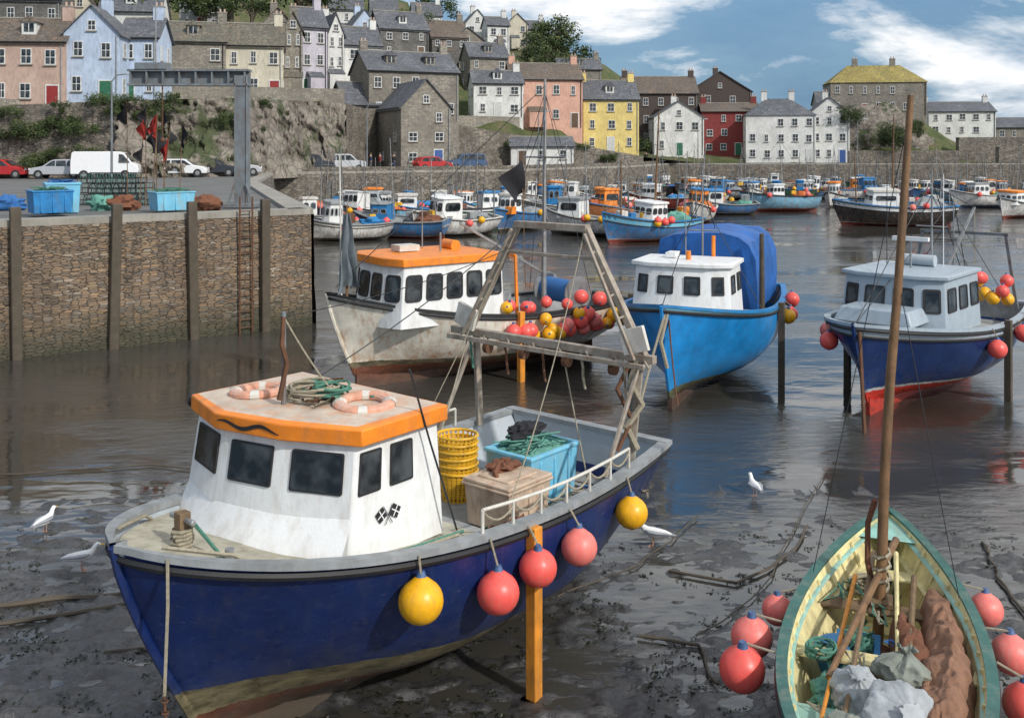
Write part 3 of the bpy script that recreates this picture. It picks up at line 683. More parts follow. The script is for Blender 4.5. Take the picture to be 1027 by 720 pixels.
for s,x,z,k in ((-1,2.8,1.55,'p'),(1,.6,1.45,'p'),(1,-1.2,1.6,'p'),(1,-2.4,1.9,'y'),(-1,1.2,1.5,'f')):
    buoy(MDt@hD.atx(x,s,z,.22),.22,k,'hanging on the navy and red boat','buoys on the navy and red boat',MDt@hD.atx(x,s,None,.05))
for i in range(9):
    buoy(MDt@Vector((-2.8+R.uniform(-.7,.6),R.uniform(.4,1.4),2.0+R.uniform(.1,.9))),.17,R.choice(['p','y','y']),'stacked on a navy boat stern','buoys on the navy and red boat')
m=MB(); b0=MDt@Vector((4.0,.1,2.15))
for i in range(44):
    m.ball(b0.lerp(b0+Vector((-.2,-.9,-2.2)),i/44),.05,RUST,6,4)
m.obj('mooring_chain',None,label='rusty chain hanging from the navy and red bow',category='chain')

# ================================================================== E open boat
ME=boat_matrix(3.73,9.98,-.03,68.8)
CREAM=M('cream_yellow_boat_paint',(.75,.66,.34),.6,var=.25,scale=5,dirt=(.32,.26,.13),da=.95)
GREENP=M('dark_green_gunwale_paint',(.03,.13,.11),.5,dirt=(.25,.25,.2),da=.6)
TURQ=M('pale_turquoise_paint',(.3,.55,.48),.6,dirt=(.25,.28,.2),da=.8)
hmE=hullmat('green_open_boat_hull',(.03,.15,.14),(.1,.05,.03),.35,da=.4)
E=empty('open_boat',ME,'green double ended open boat, cream inside, with tall wooden mast','boat')
hE=Hull(6.6,1.95,1.5,1.6,1.3,dbl=True,rake=.5,full=2.4)
hE.sh=lambda t:1.22+.3*abs(2*t-1)**2.2
build_hull(E,hE,hmE,ns=40,nv=12,capm=GREENP,deckm=CREAM,inm=CREAM,well=True,ta=1.01,wz=.56,capw=.07)
for i in range(17):
    t=.08+.84*i/16; m=MB()
    for s in (1,-1):
        pts=[]
        for k in range(7):
            z=.58+(hE.sh(t)-.6)*k/6; v=(z-hE.zk(t))/(hE.sh(t)-hE.zk(t)); pts.append((-3.3+6.6*t,s*max(0,hE.hb(t)*hE.g(t,v)-.085),z))
        m.tube(pts,.025,CREAM,6)
    m.box((-3.3+6.6*t,0,.58),(.05,max(.1,2*hE.hb(t)*.7),.05),CREAM)
    m.obj('rib',E)
for s in (1,-1):
    for vv,mt,w_ in ((.72,CREAM,.05),(.92,TURQ,.035)):
        m=MB(); m.loft([( -3.3+6.6*t,s*max(0,hE.hb(t)*hE.g(t,vv)-.09),hE.zk(t)+(hE.sh(t)-hE.zk(t))*vv) for t in [.03+.94*i/24 for i in range(25)]],[(w_,.02)]*25,mt,6); m.obj('stringer',E)
for x,mat in ((2.35,CREAM),(1.35,WOOD),(.1,CREAM),(-1.1,TURQ),(-2.2,CREAM)):
    p=hE.atx(x,1,1.04,-.06); m=MB(); m.box((x,0,1.04),(.26,2*p.y,.035),mat); m.obj('thwart',E,bevel=.008)
m=MB(); ts=[.9,.93,.96,.99]
vs=[]
for t in ts: vs+=[(-3.3+6.6*t,hE.hb(t)-.07,hE.sh(t)-.04),(-3.3+6.6*t,-hE.hb(t)+.07,hE.sh(t)-.04)]
m.add(vs,[[2*i,2*i+1,2*i+3,2*i+2] for i in range(3)],TURQ); m.obj('breasthook',E)
m=MB(); m.loft([(1.45,.1,.5),(1.5,.05,1.5),(1.55,.02,2.5),(1.6,-.04,3.6),(1.62,-.12,4.6),(1.64,-.19,5.7),(1.66,-.26,6.85)],[.062,.06,.056,.054,.048,.045,.036],MASTW,12); m.obj('mast',E)
m=MB(); m.box((1.47,.08,1.09),(.3,.3,.05),WOOD); m.obj('mast_step',E)
for pts,r_ in (([(1.66,-.25,6.6),(2.2,.0,3.5),(3.1,0,1.5)],.006),([(1.66,-.24,6.6),(1.5,.8,1.3)],.005),([(1.62,-.1,4.9),(1.35,-.75,1.3)],.005)):
    m=MB(); m.tube(pts,r_,BLACK,4); m.obj('stay_line',E)
m=MB(); m.tube([(1.5+.09*math.cos(k*.9),.05+.09*math.sin(k*.9),1.25+.02*k) for k in range(22)],.022,ROPE,5); m.obj('mast_lashing',E)
m=MB(); m.tube([(1.56,.12,2.2),(1.62,.2,1.9),(1.5,.2,1.5),(1.6,.15,1.2)],.035,NETB,5); m.obj('hanging_rope',E)
BROWNS=M('tan_sailcloth',(.27,.14,.085),.9,scale=6,bm=.9,dirt=(.1,.055,.04),da=.9)
def spar(p0,p1,r,label,mat=WOOD):
    m=MB(); m.cyl(p0,p1,r,r*.7,mat,8); return m.obj('wooden_spar',None,ME,label=label,category='spar',group='spars lying in the open boat')
spar((2.3,-.1,1.5),(-.6,.5,1.15),.045,'long wooden spar lying along an open boat',MASTW)
spar((2.2,.15,1.35),(-1.9,.35,1.13),.03,'long wooden oar lying along an open boat')
spar((2.0,-.3,1.2),(-2.2,-.15,1.15),.035,'weathered wooden spar lying in an open boat')
spar((1.9,.35,1.16),(-2.0,.55,1.13),.025,'pale wooden pole lying in an open boat',POSTO)
spar((2.4,-.1,1.3),(.2,-.12,1.12),.03,'long wooden oar lying along an open boat',CREAM)
def cloth(x0,x1,yc,hw_,z0,mat,label,cat,name,seed,amp=.16):
    """crumpled cloth: a heavily creased sheet heaped over the thwarts"""
    m=MB(); nx_=90; ny_=44; vs=[]
    for i in range(nx_+1):
        for j in range(ny_+1):
            u=i/nx_; v=j/ny_*2-1; x=x0+(x1-x0)*u
            edge=math.sin(math.pi*u)**.4; wy=hw_*edge*(1+.3*noise.noise(Vector((u*5,seed,0)))); y=yc+.08*math.sin(u*5+seed)+v*wy
            q=Vector((x*2.2,y*3.2,seed)); f1=1-abs(noise.noise(q)*2); f2=1-abs(noise.noise(q*2.3+Vector((3,1,0)))*2); f3=1-abs(noise.noise(q*5)*2)
            z=z0+(1-v*v)*.16*edge+amp*edge*(f1*.6+f2*.3+f3*.12-.4)-.2*(abs(v)**6)
            vs.append((x+.05*noise.noise(q*2),y+.05*noise.noise(q*2+Vector((9,0,0))),z))
    m.add(vs,[[i*(ny_+1)+j,(i+1)*(ny_+1)+j,(i+1)*(ny_+1)+j+1,i*(ny_+1)+j+1] for i in range(nx_) for j in range(ny_)],mat)
    return m.obj(name,None,ME,label=label,category=cat,sharp=70)
cloth(1.9,-2.2,-.5,.27,1.1,BROWNS,'crumpled tan brown sail lying along an open boat','sail','folded_sail',3)
cloth(1.2,-.6,-.2,.18,1.05,NETB,'dark brown net heaped in an open boat','net','net_heap',8,.12)
def heap(Mx,r,sc3,mat,label,cat,seed,name,amp=.35,fr=2.2):
    m=MB(); wob(m,(0,0,0),r,mat,sc3,seed,amp,56,36,fr)
    return m.obj(name,None,Mx,label=label,category=cat,sharp=80)
heap(ME@T(.6,.1,.72),.22,(2.2,1,.5),NETB,'brown net heap lying in an open boat','net',23,'net_heap',.35,2.5)
heap(ME@T(-.5,.5,.92),.2,(1.8,.8,.6),NET,'teal net heap lying in an open boat','net',29,'net_heap',.35,2.5)
SACK=M('grey_green_sack_cloth',(.25,.27,.23),.8,scale=5,bm=.6); SACKW=M('pale_sack_cloth',(.42,.45,.47),.6,scale=5,bm=.6,dirt=(.22,.24,.24))
def sack(Mx,r,mat,label,seed,flat=1.):
    m=MB(); prof=[(0,.5),(.06,.82),(.15,.96),(.25,1.03),(.33,1.05),(.4,1.06),(.48,1.05),(.55,1.04),(.62,1.01),(.7,.98),(.76,.94),(.82,.9),(.88,.84),(.94,.78),(1.0,.68),(1.05,.58),(1.12,.46),(1.2,.3),(1.26,.2),(1.3,.17),(1.36,.26),(1.44,.36),(1.5,.34)]
    n=96; m.loft([(0,0,z*r*flat) for z,_ in prof],[q*r for _,q in prof],mat,n,up=(0,1,0))
    for i,v in enumerate(m.v):
        p=Vector(v); a=math.atan2(p.y,p.x); z=p.z/r
        gather=sm(.55,1.2,z)
        cr=abs(noise.noise(Vector((math.cos(a)*1.8+seed,math.sin(a)*1.8,z*1.8))))+.5*abs(noise.noise(Vector((math.cos(a)*4.,math.sin(a)*4.+seed,z*4.))))+.2*abs(noise.noise(Vector((math.cos(a)*9.,math.sin(a)*9.+seed,z*9.))))
        f=1.05-.4*cr+.08*gather*math.sin(a*11+3*noise.noise(Vector((z*2,seed,0))))
        m.v[i]=(p.x*f+.18*r*math.sin(z*2.+seed)*z*.5,p.y*f+.1*r*math.cos(z*3+seed)*z*.5,p.z*(1+.16*noise.noise(Vector((math.cos(a),math.sin(a),seed)))))
    return m.obj('sack',None,Mx,label=label,category='sack',sharp=60,group='sacks in the open boat')
sack(ME@T(-.35,-.15,1.06)@RY(25)@RX(10),.29,SACK,'grey green crumpled sack slumped in an open boat',1.,.85)
sack(ME@T(-.7,.22,1.06)@RY(-30),.25,SACKW,'pale crumpled tied sack in an open boat',4.,.95)
sack(ME@T(-1.1,-.1,1.06)@RY(-45)@RX(20),.36,SACKW,'large pale crumpled sack slumped in an open boat',7.,.8)
sack(ME@T(-1.5,.3,1.0)@RY(-20)@RX(-10),.28,SACK,'grey crumpled sack lying in an open boat',11.,.8)
m=MB(); m.loft([(0,0,0),(0,0,.05),(0,0,.25),(0,0,.45),(0,0,.5)],[.14,.17,.18,.17,.14],BLUEP,18); m.torus((0,0,.35),.178,.012,BLUEP,18,6)
m.obj('blue_drum',None,ME@T(.35,.4,.6)@RX(-20),label='small blue plastic drum standing in an open boat',category='drum')
tub(ME@T(.75,.28,.6),.5,.4,.3,BLUEP,'small blue fish box in an open boat',fill=ROPEG)
coil(ME@T(2.0,.2,.95),.2,ROPE,'beige rope coil in the end of an open boat',6)
coil(ME@T(-.1,.6,1.1),.13,ROPEG,'green rope coil in an open boat',5)
m=MB()
for k in range(12):
    x=R.uniform(-1.8,2.2); y=R.uniform(-.4,.6); m.tube([(x+R.uniform(-.4,.4),y+R.uniform(-.15,.15),1.08+R.uniform(0,.06)) for _ in range(6)],.011,R.choice([ROPE,ROPEG,ROPEB,ROPE]))
m.obj('loose_rope',None,ME,label='loose tangled ropes lying in an open boat',category='rope',kind='stuff')
gE='fender buoys around the open boat'
for x,y,z,r,k in ((-.45,1.34,1.0,.225,'p'),(.25,1.34,1.0,.215,'f'),(1.05,1.16,.98,.17,'f'),(1.75,-1.05,1.05,.18,'f'),(.85,-1.22,1.0,.2,'f'),(.15,-1.28,.85,.21,'p')):
    s=1 if y>0 else -1
    buoy(ME@Vector((x,y,z)),r,k,'hanging on the green open boat',gE,ME@hE.atx(x,s,None,.05))

# ================================================================== ground / mud / water
def axis(lo,hi,step,far,nf):
    a=[lo+i*step for i in range(int((hi-lo)/step)+1)]
    l=[lo-(far)*((k/nf)**2.2) for k in range(nf,0,-1)]; h=[a[-1]+far*((k/nf)**2.2) for k in range(1,nf+1)]
    return l+a+h
xs=axis(-9,9,.055,1500,22); ys=axis(7.5,18,.055,1800,26)
ys=[y for y in ys if y>-1200]
def mudz(x,y):
    z=.05*noise.fractal(Vector((x*.5,y*.9,0)),.8,2.,4)+.075*noise.fractal(Vector((x*2.2,y*3.6,5)),.8,2.,6)
    r_=abs(noise.noise(Vector((x*1.3,y*2.,9)))); z+=.02*(1-min(1,r_*5))
    return z+.045*sm(13,9.5,y)-.02*sm(13,17,y)-.5*sm(18,26,y)+(.025*sm(-1,-5,x) if y<16 else 0)-.018
vs=[]
for y in ys:
    for x in xs:
        vs.append((x,y,mudz(x,y) if (-16<x<18 and 3<y<28) else -.6))
nx=len(xs); fs=[[j*nx+i,j*nx+i+1,(j+1)*nx+i+1,(j+1)*nx+i] for j in range(len(ys)-1) for i in range(nx-1)]
me=bpy.data.meshes.new('ground'); me.from_pydata(vs,[],fs); me.polygons.foreach_set('use_smooth',[True]*len(fs))
m_,n,b=nt('wet_mud'); tc=N(n,'ShaderNodeTexCoord').outputs['Object']
a=noise_n(n,1.2,tc,9,.65); c=ramp(n,a.outputs[0],[(.3,(.025,.024,.024)),(.55,(.055,.053,.054)),(.75,(.1,.098,.098))]).outputs[0]
g2=noise_n(n,6,mp(n,tc,(1,1.6,1)),8,.75); c=mix(n,ramp(n,g2.outputs[0],[(.5,0.),(.6,.85)]).outputs[0],c,(.014,.014,.011))
n.links.new(c,b.inputs['Base Color']); n.links.new(ramp(n,a.outputs[0],[(.35,.12),(.65,.3)]).outputs[0],b.inputs['Roughness']); b.inputs['IOR'].default_value=1.75
g3=noise_n(n,22,tc,6,.7); bump(n,b,mth(n,'ADD',g3.outputs[0],mth(n,'MULTIPLY',g2.outputs[0],1.5)),.6,.03)
me.materials.append(m_); link('ground',me,None,None,kind='structure')
mb=MB()
m_,n,b=nt('harbour_water'); tc=N(n,'ShaderNodeTexCoord').outputs['Object']
w1=noise_n(n,2.6,mp(n,tc,(.7,1.7,1)),6,.62,.6); w2=noise_n(n,.16,mp(n,tc,(1,1.6,1)),5,.55)
b.inputs['Roughness'].default_value=.025; b.inputs['IOR'].default_value=1.85
n.links.new(ramp(n,w2.outputs[0],[(.35,(.04,.037,.03)),(.65,(.06,.058,.052))]).outputs[0],b.inputs['Base Color'])
w3=noise_n(n,.6,mp(n,tc,(.6,1.3,1)),3,.5)
hh=mth(n,'ADD',mth(n,'MULTIPLY',w1.outputs[0],mth(n,'MULTIPLY',ramp(n,w2.outputs[0],[(.44,.05),(.56,1.)]).outputs[0],.75)),mth(n,'MULTIPLY',w3.outputs[0],.7))
bump(n,b,hh,.55,.07)
mb.poly([(-1500,-1000,0),(1500,-1000,0),(1500,1800,0),(-1500,1800,0)],m_); mb.obj('water',None,kind='structure')
WEED=M('dark_seaweed',(.018,.022,.01),.4,scale=20)
m=MB()
for i in range(5000):
    y=R.triangular(8.6,17,9.6); x=R.uniform(-.56,.56)*y
    d=noise.fractal(Vector((x*.7,y*1.1,2)),.8,2,3)
    if d<.05: continue
    z=max(mudz(x,y),.0)+.004; s=R.uniform(.012,.045)
    for k in range(4):
        a=R.uniform(0,6.28); l=s*R.uniform(.6,1.8); q=Vector((x+R.uniform(-s,s)*1.5,y+R.uniform(-s,s)*1.5,z))
        dv=Vector((math.cos(a),math.sin(a),0))*l; wv=Vector((-math.sin(a),math.cos(a),0))*s*.3
        m.add([q-wv,q+wv,q+dv+wv*.6+Vector((0,0,R.uniform(0,.03))),q+dv-wv*.6],[[0,1,2,3]],WEED)
m.obj('seaweed',None,kind='stuff',label='dark seaweed scraps scattered over the wet mud',category='seaweed')
def ground_rope(pts,r,label,mat=DKWOOD):
    m=MB(); P=[Vector((x,y,.05)) for x,y in pts]; out=[]
    for i in range(len(P)-1):
        for k in range(8):
            q=P[i].lerp(P[i+1],k/8); q+=Vector((.07*noise.noise(q*2),.1*noise.noise(q*1.5+Vector((5,0,0))),-.01)); out.append(q)
    m.tube(out+[P[-1]],r,mat,6); m.obj('mooring_rope',None,label=label,category='rope',group='mooring lines lying on the mud')
def gxy(px,py):
    Y=6200/(py-150); return ((px-513.5)/1000*Y,Y)
L_='dark weed covered mooring line lying on wet mud'
for line_,r_ in ((((-20,612),(60,604),(150,596)),.04),(((-20,632),(50,622),(140,606)),.03),(((100,660),(140,655),(230,668)),.025),(((670,575),(740,585),(790,560),(810,530)),.02),(((985,545),(1000,580),(1030,620)),.025),(((640,640),(700,650),(720,690)),.02),(((0,478),(150,468),(300,480)),.015),(((560,600),(640,570),(700,520)),.012),(((700,640),(760,600),(830,470)),.01)):
    ground_rope([gxy(*q) for q in line_],r_,L_)

# ================================================================== quay
QUAYS=rubble('quay_stone',[(.13,.1,.075),(.24,.16,.1),(.31,.22,.14),(.19,.15,.12),(.36,.24,.14),(.15,.13,.11),(.4,.33,.25)],3.8,15.,(.1,.085,.065),.9,algae=(.04,.045,.025),e0=.0,e1=.07)
FARS=rubble('far_quay_stone',[(.12,.11,.09),(.24,.2,.16),(.32,.28,.23),(.17,.15,.12)],2.2,5.5,(.09,.085,.075),.6,algae=(.05,.055,.03))
CONC=M('quay_concrete',(.34,.32,.28),.85,scale=.8,dirt=(.18,.17,.12),da=.7)
ASPH=M('worn_asphalt',(.15,.15,.145),.9,scale=.5,dirt=(.22,.21,.19),da=.5)
line=[(-44.7,7.4),(-7.2,35.4),(-17,66),(-22,92),(0,105),(16.4,130),(24,152),(150,150)]
mb=MB(); poly=[(x,y,3.97) for x,y in line]+[(150,170,3.97),(-10,176,3.97),(-120,130,3.97),(-120,7.4,3.97)]
mb.poly(poly,ASPH); mb.obj('quay',None,kind='structure')
for i in range(len(line)-1):
    a=Vector((*line[i],0)); b=Vector((*line[i+1],0)); d=(b-a)
    L=d.length; ang=math.degrees(math.atan2(d.y,d.x))
    m=MB(); n_=int(L/1.2)+2; vs=[];K=7
    for k in range(n_):
        for j in range(K):
            x=L*k/(n_-1); z=-1+4.9*j/(K-1)
            vs.append((x,-.15-.06*noise.fractal(Vector((x*.7+i*9,z*.9,i)),.8,2,3)-.12*(1-j/(K-1)),z))
    m.add(vs,[[k*K+j,(k+1)*K+j,(k+1)*K+j+1,k*K+j+1] for k in range(n_-1) for j in range(K-1)],QUAYS if i==0 else FARS)
    m.box((L/2,.3,4.0),(L-.05,.9,.2),CONC)
    m.obj('quay_wall',None,T(a.x,a.y,0)@RZ(ang),label='rubble stone quay wall with concrete coping' if i else 'tidal stone quay wall with timber fender posts',category='wall')
    if i>=3 and i<6:
        m=MB(); m.box((L/2,1.0,4.25),(L-.3,.3,.5),FARS); m.obj('parapet_wall',None,T(a.x,a.y,0)@RZ(ang),label='low stone parapet wall along the harbour road',category='wall')
a=Vector((-44.7,7.4)); b=Vector((-7.2,35.4)); d=(b-a).normalized(); ang=math.degrees(math.atan2(d.y,d.x))
for px in (14,112,190,262,-90):
    k=(px-513.5)/1000; t=(k*a.y-a.x)/(d.x-k*d.y); p=a+d*t
    m=MB(); m.box((0,-.34,1.7),(.3,.26,5.6),DKWOOD,Matrix.Rotation(rad(R.uniform(-1.5,1.5)),3,'Y'),ty=.9)
    m.obj('fender_post',None,T(p.x,p.y,0)@RZ(ang),bevel=.03,label='dark weathered timber fender post on a quay wall',category='post',group='timber posts on the quay')
k=(243-513.5)/1000; t=(k*a.y-a.x)/(d.x-k*d.y); p=a+d*t
m=MB()
for s in (-.22,.22): m.cyl((s,-.34,0),(s,-.34,4.6),.03,.03,RUST,6)
for q in range(15): m.cyl((-.22,-.34,.2+.28*q),(.22,-.34,.2+.28*q),.018,.018,RUST,6)
m.obj('quay_ladder',None,T(p.x,p.y,0)@RZ(ang),label='rusty steel ladder fixed to a quay wall',category='ladder')
q1=S(50,217,33.2); tub(T(q1.x,q1.y,4.1)@RZ(37),1.25,1.0,.75,BLUEP,'blue fish tub on the quay edge with net heaped inside',fill=ROPEG)
q1=S(62,217,34.8); tub(T(q1.x,q1.y,4.0)@RZ(30),1.1,.9,1.05,LBLUE,'pale blue fish tub standing on the quay',fill=ROPEB)
q1=S(172,217,35.5); tub(T(q1.x,q1.y,4.05)@RZ(37),1.35,1.0,.66,LBLUE,'light blue fish tub on the quay',fill=ROPEG)
for px in (105,122,205,8):
    q1=S(px,215,36.5); m=MB(); wob(m,(0,0,.2),.45,R.choice([NET,NETB,ROPEB]),(1.3,1,.7),px,.4,24,14); m.obj('net_heap',None,T(q1.x,q1.y,4.0),label='tangled fishing net heap lying on the quay',category='net')
def pot(Mx,i):
    m=MB(); L=.75;w=.5;h=.4
    for x in (-L/2,0,L/2):
        m.tube([(x,-w/2,0),(x,-w/2,h*.5),(x,-w*.3,h*.9),(x,0,h),(x,w*.3,h*.9),(x,w/2,h*.5),(x,w/2,0),(x,-w/2,0)],.016,BLACK)
    for y,z in ((-w/2,0),(w/2,0),(-w/2,h*.5),(w/2,h*.5),(0,h)): m.cyl((-L/2,y,z),(L/2,y,z),.014,.014,BLACK,5)
    for k in range(7):
        x=-L/2+L*(k+.5)/7; m.tube([(x,-w/2,.02),(x+.05,-w/2,h*.5),(x,0,h),(x-.05,w/2,h*.5),(x,w/2,.02)],.006,NET,4)
    m.obj('lobster_pot',None,Mx,label='black framed lobster pot stacked on the quay',category='lobster pot',group='lobster pots on the quay')
for i in range(20):
    q1=S(90+(i%7)*9+R.uniform(-2,2),210,40+(i%2)); pot(T(q1.x,q1.y,4.0+.42*(i//7))@RZ(R.uniform(-25,25)),i)
for k,(px,fm) in enumerate(((140,[FLAGB]),(146,[FLAGB,FLAGR]),(152,[FLAGR,FLAGB]),(157,[FLAGR,FLAGB]),(162,[FLAGB,FLAGR]),(166,[FLAGB]),(128,[FLAGB]),(180,[FLAGB]))):
    q1=S(px,200,38.5+k*.2); flag(T(q1.x,q1.y,4)@RX(R.uniform(-8,8))@RY(R.uniform(-8,8)),R.uniform(2.6,4.2),fm,'red and black marker flags drooping on a pole on the quay',.7)
X0=S(243,205,38).x
e=empty('quay_crane',T(X0,38,4),'grey steel quay crane with long horizontal beam','crane')
m=MB(); m.box((0,0,2.5),(.4,.4,5.0),STEELG)
for s in (-1,1): m.box((s*.22,0,2.5),(.05,.5,5.0),STEELG)
m.box((0,0,.08),(1.2,1.1,.16),STEELG)
for s in (-1,1): m.beam((s*.45,-.3,.16),(s*.22,-.3,.9),.06,.06,STEELG)
m.obj('column',e,bevel=.01)
m=MB(); m.box((-2.0,0,5.2),(4.6,.5,.08),STEELG); m.box((-2.0,0,4.65),(4.6,.5,.08),STEELG); m.box((-2.0,.05,4.92),(4.6,.08,.48),STEELG)
for k in range(8): m.box((-4.2+k*.62,-.12,4.92),(.06,.2,.48),STEELG)
m.obj('beam',e)
m=MB(); m.box((-3.4,.0,5.36),(1.2,.6,.24),STEELG); m.obj('hoist',e)
m=MB(); m.cyl((-3.3,0,5.4),(-3.3,0,8.3),.03,.02,STEEL); m.obj('pole',e)
m=MB(); m.cyl((-3.0,-.1,4.6),(-3.0,-.1,2.6),.02,.02,RUST,6); m.ball((-3.0,-.1,2.55),.1,RUST,10,6); m.obj('hook',e)
# ================================================================== cars
def car(Mx,paint,label,kind='car'):
    cm={'white':(.78,.78,.78),'black':(.03,.035,.045),'red':(.45,.03,.03),'blue':(.05,.1,.2),'silver':(.45,.46,.48)}[paint]
    pm=M('car_paint_'+paint,cm,.25,.1,var=.05,bm=.02)
    if kind=='van': prof=[(-2.4,.35),(-2.4,1.2),(-2.35,1.95),(-2.2,2.05),(.9,2.05),(1.35,1.95),(1.95,1.2),(2.3,1.05),(2.4,.8),(2.4,.35)]; w=1.9; gl=[((1.0,1.85),(1.3,1.82),(1.8,1.22),(1.0,1.22)),]
    elif kind=='suv': prof=[(-2.2,.4),(-2.25,.9),(-2.1,1.05),(-1.95,1.65),(-1.6,1.75),(.3,1.75),(.6,1.68),(1.15,1.12),(2.0,1.0),(2.2,.8),(2.2,.4)]; w=1.8; gl=[((-1.85,1.58),(-1.1,1.62),(-1.1,1.12),(-2.0,1.12)),((-1.0,1.62),(-.15,1.62),(-.15,1.12),(-1.0,1.12)),((-.05,1.62),(.42,1.62),(.95,1.12),(-.05,1.12))]
    else: prof=[(-1.95,.3),(-2.0,.75),(-1.85,.95),(-1.5,1.38),(-1.2,1.45),(.1,1.45),(.4,1.38),(1.0,.95),(1.75,.82),(2.0,.6),(2.0,.3)]; w=1.7; gl=[((-1.4,1.3),(-.8,1.36),(-.8,.96),(-1.65,.96)),((-.7,1.36),(0,1.36),(0,.96),(-.7,.96)),((.08,1.36),(.3,1.32),(.8,.96),(.08,.96))]
    e=empty('parked_'+('van' if kind=='van' else 'car'),Mx,label,'van' if kind=='van' else 'car',group='cars parked along the harbour road')
    m=MB(); n=len(prof); rings=[]
    for y in (-w/2,w/2):
        rings.append([(x,y*(1-max(0,(z-1.0))*.22/(w/2)),z) for x,z in prof])
    m.add(rings[0]+rings[1],[list(range(n)),[n+i for i in range(n)][::-1]]+[[i,(i+1)%n,n+(i+1)%n,n+i] for i in range(n)],pm)
    m.obj('body',e,bevel=.06)
    for s in (-1,1):
        m=MB()
        for g in gl: m.poly([(x,s*(w/2-max(0,z-1.0)*.22+.012),z) for x,z in g],GLASS)
        m.obj('side_window',e)
    m=MB(); zm_=max(q[1] for q in prof); i0=[i for i,(x,z) in enumerate(prof) if z==zm_]
    a,b=prof[i0[-1]+1],prof[i0[-1]+2]; yw=w/2-.2
    f=lambda p,q,t:(p[0]+(q[0]-p[0])*t,p[1]+(q[1]-p[1])*t)
    p0,p1=f(a,b,.05),f(a,b,.92); m.poly([(p0[0]+.015,-yw+.05,p0[1]+.01),(p0[0]+.015,yw-.05,p0[1]+.01),(p1[0]+.015,yw,p1[1]+.01),(p1[0]+.015,-yw,p1[1]+.01)],GLASS)
    m.obj('windscreen',e)
    xw=1.45 if kind=='van' else 1.3
    for x in (-xw,xw):
        for s in (-1,1):
            m=MB(); m.cyl((x,s*(w/2-.2),.33),(x,s*(w/2+.01),.33),.33,.33,BLACK,16); m.cyl((x,s*(w/2),.33),(x,s*(w/2+.02),.33),.19,.17,STEEL,10); m.obj('wheel',e)
    for s in (-1,1):
        m=MB(); m.box((prof[-2][0]-.02,s*(w/2-.25),.72),(.08,.3,.14),WHITE); m.obj('headlight',e)
        m=MB(); m.box((prof[1][0]+.02,s*(w/2-.18),.85),(.08,.16,.25),PINK); m.obj('tail_light',e)
for px,Y,pt,kd,an,lab in ((107,75.5,'white','van',12,'white delivery van parked on the quay road'),(183,80,'white','car',8,'white small car parked on the quay road'),(214,82,'black','car',10,'black small car parked on the quay road'),(238,84,'silver','car',14,'silver small car parked on the quay road'),
    (312,98,'black','suv',22,'black off road car parked by the parapet'),(434,105.5,'red','car',30,'red small car parked by a stone warehouse'),(467,109,'blue','suv',200,'dark blue off road car parked on the harbour road'),(2,76,'red','car',5,'red small car parked on the quay road'),(60,76,'silver','car',186,'silver car parked on the quay road'),(345,102,'silver','suv',25,'silver off road car parked by a stone warehouse')):
    p=S(px,180,Y); car(T(p.x,p.y,3.99)@RZ(an),pt,lab,kd)

# ================================================================== houses & hill
SLATE=rubble('slate_roof',[(.1,.11,.13),(.16,.17,.19),(.12,.13,.14),(.2,.2,.21)],2.2,3.2,(.07,.07,.08),.4)
SLATEM=rubble('mossy_slate_roof',[(.14,.13,.11),(.2,.17,.13),(.16,.16,.13),(.24,.2,.14)],2.2,3.2,(.08,.075,.06),.4)
SLATEB=rubble('brown_slate_roof',[(.16,.12,.09),(.2,.15,.11),(.13,.11,.1),(.19,.16,.13)],2.2,3.2,(.08,.07,.06),.4)
LICH=rubble('lichen_roof',[(.34,.28,.08),(.45,.36,.1),(.28,.24,.09),(.4,.32,.12)],2.2,3.2,(.15,.12,.05),.4)
STONE=rubble('house_stone',[(.2,.18,.15),(.3,.27,.22),(.36,.32,.26),(.24,.22,.19)],2.6,5.5,(.18,.17,.15),.5)
STONED=rubble('dark_house_stone',[(.12,.12,.12),(.18,.17,.16),(.23,.21,.19),(.15,.14,.13)],2.6,5.5,(.09,.09,.085),.5)
def plas(n_,c): return M('render_'+n_,c,.85,var=.22,scale=.6,dirt=tuple(x*.4 for x in c),da=.75,bm=.2)
PW={'w':plas('white',(.72,.72,.69)),'c':plas('cream',(.62,.57,.45)),'b':plas('pale_blue',(.48,.57,.72)),'p':plas('terracotta_pink',(.53,.38,.31)),'k':plas('salmon',(.68,.4,.3)),'y':plas('yellow',(.76,.6,.22)),'r':M('red_timber_cladding',(.24,.035,.03),.7,dirt=(.1,.03,.03)),'d':M('dark_timber_cladding',(.08,.06,.05),.8),'s':STONE,'t':STONED,'g':plas('grey',(.38,.39,.39)),'l':plas('lilac',(.55,.52,.58))}
RF={'s':SLATE,'m':SLATEM,'y':LICH,'b':SLATEB}
PW_N={'w':'white rendered','c':'cream rendered','b':'pale blue','p':'terracotta pink','k':'salmon pink','y':'yellow','r':'red clad','d':'dark timber clad','s':'stone','t':'dark stone','g':'grey rendered','l':'lilac'}
FRW=M('white_window_frame',(.72,.72,.7),.5)
WM={}
def winmesh(w,h,fr):
    k=(round(w,1),round(h,1),fr.name)
    if k in WM: return WM[k]
    w,h=k[0],k[1]; m=MB(); t=.07
    m.box((0,-.0,0),(w-.02,.03,h-.02),GLASS)
    for s in (-1,1): m.box((s*(w/2-t/2),-.02,0),(t,.07,h),fr); m.box((0,-.02,s*(h/2-t/2)),(w-2*t,.066,t),fr)
    m.box((0,-.022,0),(w-2*t,.05,.05),fr); m.box((0,-.02,0),(.045,.048,h-2*t),fr)
    m.box((0,-.08,-h/2-.05),(w+.2,.18,.09),CONC)
    WM[k]=m.mesh('window'); return WM[k]
CTRL=[]
